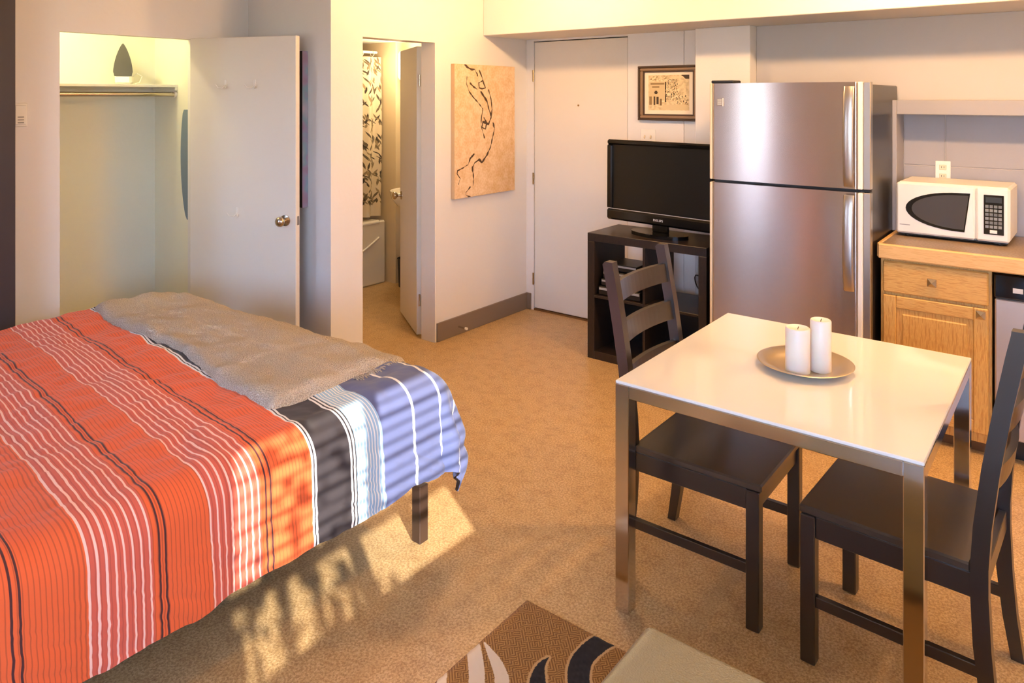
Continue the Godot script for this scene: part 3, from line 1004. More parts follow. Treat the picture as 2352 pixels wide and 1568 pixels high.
# local: front towards +x
func chair(at, turn, label):
	var t = thing("dining_chair", label, "chair", at, turn, "ladder back dining chairs")
	var hw = 0.218
	var s = mb()
	obj("seat", bb(mb(), v3(-0.205, 0.428, -hw + 0.004), v3(0.228, 0.452, hw - 0.004), 0.005), M.seat_wood_sheen, t)
	for sz in [-1, 1]:
		var z = sz * (hw - 0.018)
		obj("leg", bb(mb(), v3(0.18, 0, z - 0.019), v3(0.222, 0.428, z + 0.019), 0.003), M.black_wood, t, "square front leg")
		# rear leg and post in one piece, curved
		var prof = [[0.0, -0.262], [0.12, -0.243], [0.25, -0.230], [0.38, -0.224], [0.45, -0.224], [0.55, -0.230], [0.7, -0.248], [0.85, -0.272], [1.0, -0.300], [1.052, -0.311], [1.062, -0.307]]
		var a = []
		var b = []
		for k in prof.size():
			var w = 0.040 if k < prof.size() - 1 else 0.030
			if prof[k][0] < 0.3:
				w = lerpf(0.032, 0.042, prof[k][0] / 0.3)
			a.append(Vector2(prof[k][1] + w * 0.5, prof[k][0]))
			b.append(Vector2(prof[k][1] - w * 0.5, prof[k][0]))
		b.reverse()
		obj("post", prism(mb(), a + b, 0.034, v3(0, 0, z - 0.017)), M.black_wood, t, "curved rear leg rising into the back post")
		obj("side_rail", bb(mb(), v3(-0.205, 0.365, z - 0.011), v3(0.18, 0.428, z + 0.011), 0.002), M.black_wood, t)
		obj("stretcher", bb(mb(), v3(-0.225, 0.165, z - 0.010), v3(0.182, 0.197, z + 0.010), 0.002), M.black_wood, t)
	obj("front_rail", bb(mb(), v3(0.19, 0.365, -hw + 0.037), v3(0.212, 0.428, hw - 0.037), 0.002), M.black_wood, t)
	obj("back_rail", bb(mb(), v3(-0.236, 0.375, -hw + 0.035), v3(-0.214, 0.428, hw - 0.035), 0.002), M.black_wood, t)
	for q in [[0.955, -0.290], [0.815, -0.266], [0.665, -0.244]]:
		var rows_f = []
		var rows_b = []
		s = mb()
		var n = 12
		for k in n + 1:
			var w = -1.0 + 2.0 * k / n
			var z = w * (hw - 0.034)
			var bow = -0.022 * (1.0 - w * w)
			var x = q[1] + bow
			var tilt = 0.006
			rows_f.append([v3(x + 0.009 + tilt, q[0] - 0.034, z), v3(x + 0.009 - tilt, q[0] + 0.034, z)])
			rows_b.append([v3(x - 0.009 + tilt, q[0] - 0.034, z), v3(x - 0.009 - tilt, q[0] + 0.034, z)])
		for k in n:
			quad(s, rows_f[k][0], rows_f[k + 1][0], rows_f[k + 1][1], rows_f[k][1], v3(1, 0, 0))
			quad(s, rows_b[k][0], rows_b[k + 1][0], rows_b[k + 1][1], rows_b[k][1], v3(-1, 0, 0))
			quad(s, rows_f[k][1], rows_f[k + 1][1], rows_b[k + 1][1], rows_b[k][1], v3(0, 1, 0))
			quad(s, rows_f[k][0], rows_f[k + 1][0], rows_b[k + 1][0], rows_b[k][0], v3(0, -1, 0))
		obj("back_slat", s, M.black_wood, t)

# ---------------------------------------------------------------- refrigerator
func door_slab(x0, x1, y0, y1, z0, z1):
	# steel slab with UVs on the front so that the brushing runs one way
	var s = mb()
	var rows = []
	var uvs = []
	var e = 0.012
	var prof = [[x0, z0], [x0, z1 - e], [x0 + e * 0.3, z1 - e * 0.3], [x0 + e, z1], [lerpf(x0, x1, 0.5), z1 + 0.006], [x1 - e, z1], [x1 - e * 0.3, z1 - e * 0.3], [x1, z1 - e], [x1, z0]]
	var u = 0.0
	for k in prof.size():
		var line = []
		var ul = []
		if k > 0:
			u += Vector2(prof[k][0] - prof[k - 1][0], prof[k][1] - prof[k - 1][1]).length()
		for y in [y0, y1]:
			line.append(v3(prof[k][0], y, prof[k][1]))
			ul.append(Vector2(u, y))
		rows.append(line)
		uvs.append(ul)
	sheet(s, rows, uvs, false)
	for y in [y0, y1]:
		for k in prof.size() - 1:
			s.set_uv(Vector2.ZERO)
			tri(s, v3(x0, y, z0), v3(prof[k][0], y, prof[k][1]), v3(prof[k + 1][0], y, prof[k + 1][1]), v3(0, 1 if y == y1 else -1, 0))
	return s

func fridge():
	var t = thing("refrigerator", "tall stainless steel top freezer refrigerator", "refrigerator", v3(-1.232, 0, -4.2))
	obj("cabinet", bb(mb(), v3(-0.395, 0.03, -0.33), v3(0.40, 1.70, 0.29), 0.006), M.side_black, t, "dark grey side of the cabinet")
	obj("grille", bb(mb(), v3(-0.39, 0.02, 0.20), v3(0.39, 0.10, 0.30), 0.004), M.black, t)
	for q in [["freezer_door", 1.192, 1.712], ["fridge_door", 0.12, 1.176]]:
		var d = obj(q[0], door_slab(-0.385, 0.352, q[1], q[2], 0.30, 0.35), M.steel, t)
		obj("edge_trim", bb(mb(), v3(-0.400, q[1], 0.298), v3(-0.3855, q[2], 0.348), 0.003), M.cream_plastic, d)
		obj("edge_trim", bb(mb(), v3(0.3525, q[1], 0.298), v3(0.375, q[2], 0.358), 0.004), M.white_plastic, d, "white strip beside the handle")
		obj("edge_trim", bb(mb(), v3(0.3755, q[1], 0.298), v3(0.408, q[2], 0.346), 0.003), M.steel_plain, d)
		# long bowed handle
		var lo = q[1] + 0.012 if q[0] == "freezer_door" else 0.70
		var hi = 1.69 if q[0] == "freezer_door" else q[2] - 0.012
		var rows = []
		for k in 25:
			var w = k / 24.0
			var y = lerpf(lo, hi, w)
			var o = 0.046 * pow(sin(PI * clampf(w * 0.94 + 0.03, 0, 1)), 0.35) + 0.352
			var ring = []
			for j in 13:
				var an = TAU * j / 12.0
				ring.append(v3(0.318 + cos(an) * 0.024, y, o + sin(an) * 0.008))
			rows.append(ring)
		var s = mb()
		sheet(s, rows, null, true)
		obj("handle", s, M.steel_plain, d)
	obj("badge", bb(mb(), v3(-0.355, 1.592, 0.352), v3(-0.325, 1.628, 0.3565), 0.001), M.grey_plastic, t)
	obj("badge_border", (func():
		var s = bb(mb(), v3(-0.325, 1.588, 0.353), v3(-0.319, 1.632, 0.3572), 0.0006)
		for k in 3:
			bb(s, v3(-0.350, 1.598 + k * 0.011, 0.3566), v3(-0.330, 1.602 + k * 0.011, 0.3574))
		return s).call(), M.silver_mark, t)
	obj("hinge_cap", bb(mb(), v3(-0.395, 1.7125, 0.23), v3(-0.27, 1.728, 0.34), 0.004), M.black, t)
	obj("gasket", bb(mb(), v3(-0.39, 0.14, 0.2905), v3(0.39, 1.70, 0.2995)), M.black, t)

# ---------------------------------------------------------------- kitchen run
func pyramid_knob(parent, at):
	var s = mb()
	bb(s, at + v3(-0.006, -0.006, 0), at + v3(0.006, 0.006, 0.016))
	var h = 0.019
	var c = [at + v3(-h, -h, 0.016), at + v3(h, -h, 0.016), at + v3(h, h, 0.016), at + v3(-h, h, 0.016)]
	var c2 = [at + v3(-h, -h, 0.02), at + v3(h, -h, 0.02), at + v3(h, h, 0.02), at + v3(-h, h, 0.02)]
	var top = at + v3(0, 0, 0.030)
	quad(s, c[0], c[1], c[2], c[3], v3(0, 0, -1))
	for k in 4:
		var k1 = (k + 1) % 4
		var mid = (c[k] + c[k1]) * 0.5 - at
		quad(s, c[k], c[k1], c2[k1], c2[k], v3(mid.x, mid.y, 0))
		tri(s, c2[k], c2[k1], top, v3(mid.x, mid.y, 0.03))
	obj("knob", s, M.nickel, parent, "square pyramid metal knob")

func cabinet(x0, x1, label, knob_right):
	var zf = -3.985
	var t = thing("base_cabinet", label, "cabinet", v3(x0, 0, ZK + 0.012))
	var w = x1 - x0
	var d = zf - (ZK + 0.012)
	obj("body", bb(mb(), v3(0, 0.10, 0), v3(w, 0.853, d - 0.02), 0.002), M.oak, t)
	obj("toe_kick", bb(mb(), v3(0, 0, 0), v3(w, 0.10, d - 0.05)), M.kick, t)
	var fr = mb()
	bb(fr, v3(0, 0.06, d - 0.02), v3(0.022, 0.853, d), 0.001)
	bb(fr, v3(w - 0.022, 0.06, d - 0.02), v3(w, 0.853, d), 0.001)
	bb(fr, v3(0.022, 0.672, d - 0.02), v3(w - 0.022, 0.695, d), 0.001)
	bb(fr, v3(0.022, 0.838, d - 0.02), v3(w - 0.022, 0.853, d), 0.001)
	bb(fr, v3(0.022, 0.06, d - 0.02), v3(w - 0.022, 0.10, d), 0.001)
	obj("face_frame", fr, M.oak, t)
	var dr = obj("drawer", bb(mb(), v3(0.012, 0.690, d + 0.0005), v3(w - 0.012, 0.842, d + 0.019), 0.006), M.oak_side, t)
	pyramid_knob(dr, v3(w * 0.49, 0.766, d + 0.019))
	# raised panel door
	var y0 = 0.105
	var y1 = 0.676
	var st = 0.058
	var dd = obj("door", bb(mb(), v3(0.012 + st, y0 + st, d + 0.002), v3(w - 0.012 - st, y1 - st, d + 0.010), 0.002), M.oak, t)
	for q in [[0.012, 0.012 + st], [w - 0.012 - st, w - 0.012]]:
		obj("stile", bb(mb(), v3(q[0], y0, d + 0.0005), v3(q[1], y1, d + 0.019), 0.004), M.oak, dd)
	for q in [[y0, y0 + st], [y1 - st, y1]]:
		obj("rail", bb(mb(), v3(0.012 + st, q[0], d + 0.0005), v3(w - 0.012 - st, q[1], d + 0.0185), 0.004), M.oak_side, dd)
	obj("raised_panel", bb(mb(), v3(0.012 + st + 0.025, y0 + st + 0.025, d + 0.006), v3(w - 0.012 - st - 0.025, y1 - st - 0.025, d + 0.0165), 0.005), M.oak, dd)
	pyramid_knob(dd, v3(w - 0.040 if knob_right else 0.040, 0.650, d + 0.019))

func kitchen():
	cabinet(-0.805, -0.345, "oak base cabinet with drawer and door beside the refrigerator", true)
	cabinet(0.272, 1.06, "wide oak base cabinet to the right of the dishwasher", false)
	# worktop
	var w = thing("countertop", "grey brown laminate worktop with a thick oak front edge", "countertop", v3(-0.812, 0.855, ZK + 0.012))
	obj("slab", bb(mb(), v3(0.012, 0.0, 0), v3(1.9, 0.068, 0.615), 0.002), M.laminate, w)
	obj("front_edge", bb(mb(), v3(0, -0.002, 0.616), v3(1.9, 0.070, 0.640), 0.006), M.oak_edge, w)
	obj("end_edge", bb(mb(), v3(-0.008, -0.002, 0.0), v3(0.0115, 0.070, 0.615), 0.004), M.oak_edge, w)
	# dishwasher
	var d = thing("dishwasher", "dishwasher with a black control panel and pale steel door", "dishwasher", v3(-0.335, 0, ZK + 0.012))
	var wd = 0.597
	obj("tub", bb(mb(), v3(0.005, 0.10, 0), v3(wd - 0.005, 0.85, 0.59)), M.black, d)
	obj("toe_kick", bb(mb(), v3(0.005, 0.0, 0), v3(wd - 0.005, 0.10, 0.54)), M.black, d)
	var pn = obj("control_panel", bb(mb(), v3(0.0, 0.737, 0.59), v3(wd, 0.846, 0.628), 0.006), M.black_gloss, d)
	obj("latch", bb(mb(), v3(0.16, 0.782, 0.624), v3(0.44, 0.812, 0.636), 0.005), M.grey_plastic, pn)
	obj("badge", bb(mb(), v3(0.070, 0.768, 0.627), v3(0.108, 0.790, 0.6295), 0.0008), M.silver_mark, pn)
	for k in 5:
		obj("button", bb(mb(), v3(0.46 + k * 0.024, 0.778, 0.626), v3(0.476 + k * 0.024, 0.792, 0.630), 0.001), M.grey_plastic, pn)
	obj("door", bb(mb(), v3(0.002, 0.11, 0.59), v3(wd - 0.002, 0.733, 0.622), 0.006), mat(c8(190, 180, 174), 0.35, 0.6), d)
	# microwave
	microwave()
	# outlet above the microwave
	outlet(v3(-0.62, 1.235, ZK + 0.0132), 0.0, "cream double outlet on the grey backsplash above the microwave")

func outlet(at, turn, label):
	var t = thing("wall_outlet", label, "outlet", at, turn)
	obj("plate", bb(mb(), v3(-0.036, -0.058, 0), v3(0.036, 0.058, 0.006), 0.002), M.white_plastic, t)
	for y in [-0.024, 0.024]:
		var s = obj("socket", bb(mb(), v3(-0.017, y - 0.014, 0.005), v3(0.017, y + 0.014, 0.009), 0.002), M.cream_plastic, t)
		for x in [-0.006, 0.006]:
			obj("slot", bb(mb(), v3(x - 0.0012, y - 0.004, 0.0085), v3(x + 0.0012, y + 0.006, 0.0094)), M.black, s)
	return t

func microwave():
	var t = thing("microwave", "white microwave oven with an oval dark window on the worktop", "microwave", v3(-0.535, 0.925, -4.40), deg_to_rad(-1.5))
	var hw = 0.245
	var zf = 0.17
	obj("body", bb(mb(), v3(-hw, 0.014, -0.17), v3(hw, 0.278, zf - 0.02), 0.012), M.white_plastic, t)
	for sx in [-0.2, 0.2]:
		for sz in [-0.13, 0.12]:
			obj("foot", tube(mb(), [v3(sx, 0, sz), v3(sx, 0.016, sz)], 0.014, 12), M.black, t)
	obj("base_shade_plate", bb(mb(), v3(-hw + 0.01, 0.008, -0.16), v3(hw - 0.01, 0.0145, zf - 0.02)), M.black, t)  # black plate standing in for the shade under the microwave
	var d = obj("door", bb(mb(), v3(-hw, 0.016, zf - 0.0195), v3(0.105, 0.276, zf), 0.009), M.white_plastic, t)
	# oval window pointing left, straight on the right
	var ov = []
	var n = 20
	for k in n + 1:
		var a = PI * 0.5 + PI * k / n
		ov.append(Vector2(0.045 + cos(a) * 0.245 * 1.0, 0.148 + sin(a) * (0.093 if sin(a) > 0 else 0.098)))
	ov.append(Vector2(0.060, 0.050))
	ov.append(Vector2(0.084, 0.242))
	obj("window", prism(mb(), ov, 0.004, v3(0, 0, zf - 0.0015)), M.black_gloss, d, "dark oval glass window")
	var iv = []
	for q in ov:
		iv.append(Vector2(0.03, 0.148) + (q - Vector2(0.03, 0.148)) * 0.88)
	var mg = mat(c8(66, 66, 70), 0.1)
	obj("mesh_screen", prism(mb(), iv, 0.002, v3(0, 0, zf + 0.0015)), mg, d, "grey perforated screen behind the window")
	obj("brand_mark", bb(mb(), v3(-0.228, 0.058, zf - 0.001), v3(-0.180, 0.062, zf + 0.0008)), M.grey_plastic, d)
	var pn = obj("control_panel", bb(mb(), v3(0.1065, 0.016, zf - 0.0195), v3(hw, 0.276, zf), 0.009), M.white_plastic, t)
	obj("keypad", bb(mb(), v3(0.140, 0.052, zf - 0.001), v3(0.222, 0.242, zf + 0.003), 0.0015), M.black_gloss, pn)
	obj("display", bb(mb(), v3(0.148, 0.205, zf + 0.002), v3(0.214, 0.232, zf + 0.0045), 0.001), mat(c8(54, 62, 70), 0.1), pn)
	for r in 6:
		for c in 4:
			obj("button", bb(mb(), v3(0.146 + c * 0.0178, 0.082 + r * 0.0195, zf + 0.0025), v3(0.1605 + c * 0.0178, 0.096 + r * 0.0195, zf + 0.0045), 0.001), mat_grey_button(r), pn)
	obj("button", bb(mb(), v3(0.165, 0.058, zf + 0.0025), v3(0.195, 0.074, zf + 0.005), 0.001), M.white_plastic, pn, "white start button")

var btn = {}
func mat_grey_button(r):
	if not btn.has(r % 2):
		btn[r % 2] = mat(c8(128, 132, 136) if r % 2 == 0 else c8(104, 108, 112), 0.5)
	return btn[r % 2]

# ---------------------------------------------------------------- television corner
func tv_corner():
	var t = thing("tv_stand", "dark brown open cube shelf unit under the television", "tv stand", v3(-2.095, 0, -4.165))
	var h = 0.785
	var w = 0.395
	var d = 0.195
	obj("top_board", bb(mb(), v3(-w, h - 0.05, -d), v3(w, h, d), 0.002), M.stand, t)
	obj("bottom_board", bb(mb(), v3(-w + 0.05, 0.0, -d), v3(w - 0.05, 0.05, d), 0.002), M.stand, t)
	for sx in [-1, 1]:
		obj("side_board", bb(mb(), v3(sx * w, 0, -d), v3(sx * (w - 0.05), h - 0.05, d), 0.002), M.stand, t)
	obj("divider", bb(mb(), v3(-0.008, 0.05, -d), v3(0.008, h - 0.05, d), 0.001), M.stand, t)
	for sx in [-1, 1]:
		obj("shelf", bb(mb(), v3(sx * 0.008, 0.384, -d), v3(sx * (w - 0.05), 0.400, d), 0.001), M.stand, t)
	obj("lower_back", bb(mb(), v3(-w + 0.05, 0.05, -d), v3(w - 0.05, 0.384, -d + 0.006)), M.black, t)
	# equipment in the left upper compartment
	var y = 0.4005
	var dims = [[0.29, 0.055, 0.28, "silver edged disc player on the bottom of the stack in the shelf unit", "disc_player"], [0.27, 0.045, 0.25, "black receiver box second in the stack in the shelf unit", "receiver_box"], [0.25, 0.05, 0.24, "black cable box third in the stack in the shelf unit", "cable_box"], [0.20, 0.045, 0.20, "small black modem box on top of the stack in the shelf unit", "modem_box"]]
	for q in dims:
		var b = thing(q[4], q[3], "box", v3(-2.275, y, -4.13))
		obj("case", bb(mb(), v3(-q[0] / 2, 0.004, -q[2] / 2), v3(q[0] / 2, q[1], q[2] / 2), 0.003), M.black, b)
		obj("front_strip", bb(mb(), v3(-q[0] / 2 + 0.004, q[1] * 0.62, q[2] / 2 - 0.001), v3(q[0] / 2 - 0.004, q[1] * 0.88, q[2] / 2 + 0.002), 0.001), M.grey_plastic, b)
		for sx in [-1, 1]:
			obj("foot", bb(mb(), v3(sx * (q[0] / 2 - 0.03) - 0.01, 0, -0.05), v3(sx * (q[0] / 2 - 0.03) + 0.01, 0.005, 0.05)), M.black, b)
		y += q[1] + 0.0005
	# cables behind the right compartment
	var c = [v3(-1.92, 0.72, -4.40), v3(-1.90, 0.62, -4.42), v3(-1.84, 0.52, -4.44), v3(-1.80, 0.45, -4.43), v3(-1.86, 0.41, -4.40), v3(-1.95, 0.43, -4.42), v3(-1.98, 0.50, -4.45), v3(-1.90, 0.47, -4.46), v3(-1.79, 0.42, -4.47), v3(-1.74, 0.30, -4.49), v3(-1.74, 0.02, -4.5)]
	var cv = Curve3D.new()
	for k in c.size():
		var tan = (c[mini(k + 1, c.size() - 1)] - c[maxi(k - 1, 0)]) * 0.18
		cv.add_point(c[k], -tan, tan)
	tag(obj("power_cable", tube(mb(), Array(cv.tessellate_even_length(5, 0.02)), 0.004, 6), M.cable), "thin dark cable coiled behind the shelf unit", "cable")
	# television
	var tv = thing("television", "black flat screen television on the dark shelf unit", "television", v3(-2.075, h, -4.17), deg_to_rad(-7.0))
	var hw = 0.40
	obj("base", (func():
		var pts = []
		for k in 33:
			var a = TAU * k / 32.0
			pts.append(Vector2(cos(a) * 0.20 * (1.0 if absf(cos(a)) < 0.9 else 0.98), sin(a) * 0.10))
		pts.pop_back()
		return prism(mb(), pts, 0.022, v3(0, 0, 0.03), Basis(v3(1, 0, 0), v3(0, 0, -1), v3(0, 1, 0)))).call(), M.black_gloss, tv)
	obj("neck", bb(mb(), v3(-0.055, 0.02, 0.0), v3(0.055, 0.13, 0.03), 0.006), M.black_gloss, tv)
	obj("housing", bb(mb(), v3(-hw, 0.065, -0.05), v3(hw, 0.575, 0.01), 0.012), M.black, tv)
	var fr = mb()
	bb(fr, v3(-hw, 0.062, 0.0105), v3(hw, 0.132, 0.045), 0.012)
	bb(fr, v3(-hw, 0.545, 0.0105), v3(hw, 0.578, 0.042), 0.010)
	bb(fr, v3(-hw, 0.132, 0.0105), v3(-hw + 0.04, 0.545, 0.042), 0.008)
	bb(fr, v3(hw - 0.04, 0.132, 0.0105), v3(hw, 0.545, 0.042), 0.008)
	obj("bezel", fr, M.black_gloss, tv)
	obj("screen", bb(mb(), v3(-hw + 0.038, 0.13, 0.012), v3(hw - 0.038, 0.547, 0.024)), M.screen, tv)
	obj("silver_line", bb(mb(), v3(-hw + 0.008, 0.1335, 0.0405), v3(hw - 0.008, 0.1365, 0.0445)), M.silver_mark, tv)
	var tm = TextMesh.new()
	tm.text = "PHILIPS"
	var fo = SystemFont.new()
	fo.font_names = PackedStringArray(["Droid Sans"])
	fo.font_weight = 700
	tm.font = fo
	tm.font_size = 32
	tm.pixel_size = 0.0006
	tm.depth = 0.001
	var lo = obj("lettering", tm, M.silver_mark, tv)
	lo.position = v3(0, 0.095, 0.0455)
	for nm in ["housing", "bezel", "screen", "silver_line"]:
		tv.get_node(nm).rotation.x = deg_to_rad(-0.5)
	lo.position = Basis(v3(1, 0, 0), deg_to_rad(-0.5)) * lo.position
	lo.rotation.x = deg_to_rad(-0.5)

# ---------------------------------------------------------------- things on walls
func stroke(im, pts, w, col):
	for i in pts.size() - 1:
		var a = pts[i]
		var b = pts[i + 1]
		var n = int(a.distance_to(b)) + 1
		for k in n:
			var p = a.lerp(b, k / float(n))
			var ww = maxf(1.0, w * (0.95 + 0.7 * nz2.get_noise_2d(p.x * 0.02, p.y * 0.02)))
			im.fill_rect(Rect2i(int(p.x - ww * 0.5), int(p.y - ww * 0.5), int(ceil(ww)), int(ceil(ww))), col)

func canvas_print():
	# beige mottled ground with loose charcoal brush lines, 512 x 700
	var im = Image.create(512, 704, false, Image.FORMAT_RGB8)
	for y in 704:
		for x in 512:
			var n = nz.get_noise_2d(x * 0.012, y * 0.012) * 0.5 + nz.get_noise_2d(x * 0.05 + 40, y * 0.05) * 0.4
			var e = smoothstep(0.35, 1.0, y / 704.0) * smoothstep(0.3, 0.9, x / 512.0)
			var c = c8(232, 204, 170).lerp(c8(206, 164, 112), clampf(0.25 + n * 0.7 + e * 0.4, 0, 1))
			im.set_pixel(x, y, c)
	var k = c8(74, 56, 40)
	var f = func(list): return list.map(func(q): return Vector2((q[0] - 228.0) / 585.0 * 512.0, (q[1] - 95.0) / 1345.0 * 704.0))
	stroke(im, f.call([[320, 95], [345, 125], [385, 145], [410, 140], [435, 190], [440, 210]]), 6, k)
	stroke(im, f.call([[455, 150], [480, 215], [495, 275], [515, 330], [480, 340], [455, 330], [450, 280], [490, 255]]), 5, k)
	stroke(im, f.call([[370, 285], [400, 320], [435, 345]]), 6, k)
	stroke(im, f.call([[340, 215], [335, 290], [360, 370], [400, 430], [450, 490], [490, 550]]), 5, k)
	stroke(im, f.call([[470, 370], [500, 420], [530, 470], [545, 540], [570, 620]]), 7, k)
	stroke(im, f.call([[545, 350], [570, 450], [580, 560], [570, 640], [545, 710]]), 5, k)
	stroke(im, f.call([[490, 550], [475, 640], [470, 720], [490, 790], [505, 850]]), 5, k)
	stroke(im, f.call([[500, 640], [525, 700], [515, 760], [480, 740], [490, 680], [545, 710]]), 7, k)
	stroke(im, f.call([[590, 700], [605, 760], [585, 850], [565, 950], [530, 1030], [480, 1105]]), 7, k)
	stroke(im, f.call([[480, 1105], [455, 1070], [410, 1100], [390, 1150], [400, 1240], [395, 1330]]), 8, k)
	stroke(im, f.call([[405, 1010], [370, 1050], [350, 1110], [300, 1140], [255, 1160], [250, 1190], [278, 1240], [262, 1300]]), 5, k)
	stroke(im, f.call([[370, 1340], [330, 1390], [330, 1415], [370, 1445]]), 6, k)
	return ImageTexture.create_from_image(im)

func street_print():
	# a small sepia street view: house front, awning, tree, road
	var im = Image.create(256, 208, false, Image.FORMAT_RGB8)
	for y in 208:
		for x in 256:
			var n = nz.get_noise_2d(x * 0.03, y * 0.03)
			im.set_pixel(x, y, c8(226, 204, 160).lerp(c8(170, 146, 104), clampf(0.15 + n * 0.5, 0, 1)))
	var dk = c8(60, 46, 30)
	var md = c8(136, 112, 74)
	var lt = c8(236, 218, 180)
	im.fill_rect(Rect2i(6, 40, 100, 130), c8(206, 184, 140))
	im.fill_rect(Rect2i(14, 46, 88, 10), md)
	im.fill_rect(Rect2i(24, 66, 46, 8), md)
	im.fill_rect(Rect2i(106, 40, 8, 120), dk)
	im.fill_rect(Rect2i(6, 126, 16, 50), md)
	im.fill_rect(Rect2i(34, 126, 10, 52), dk)
	im.fill_rect(Rect2i(52, 128, 14, 44), dk)
	im.fill_rect(Rect2i(74, 140, 12, 40), c8(110, 88, 58))
	im.fill_rect(Rect2i(86, 150, 16, 8), lt)
	for r in 10:
		im.fill_rect(Rect2i(38 + absi(r - 5), 92 + r * 2, 22 - 2 * absi(r - 5), 2), dk)
	var rng = RandomNumberGenerator.new()
	rng.seed = 71
	for k in 260:
		var x = rng.randf_range(108, 196)
		var y = rng.randf_range(20, 150)
		if absf(x - 150) < 46 * (0.4 + y / 180.0):
			im.fill_rect(Rect2i(int(x), int(y), rng.randi_range(2, 6), rng.randi_range(3, 9)), [dk, md, lt, c8(184, 160, 116)][rng.randi_range(0, 3)])
	for k in 60:
		im.fill_rect(Rect2i(rng.randi_range(4, 120), rng.randi_range(4, 30), rng.randi_range(3, 9), rng.randi_range(2, 6)), [md, lt, c8(196, 176, 134)][rng.randi_range(0, 2)])
	for k in 46:
		im.fill_rect(Rect2i(rng.randi_range(176, 250), rng.randi_range(110, 168), rng.randi_range(2, 7), rng.randi_range(3, 10)), [md, lt, dk][rng.randi_range(0, 2)])
	for r in 30:
		im.fill_rect(Rect2i(206 + r, 2 + r / 3, 48 - r, 2), dk)
	for r in 24:
		im.fill_rect(Rect2i(210 + r, r, 46 - r, 1), dk)
	im.fill_rect(Rect2i(90, 176, 160, 28), c8(214, 192, 148))
	return ImageTexture.create_from_image(im)

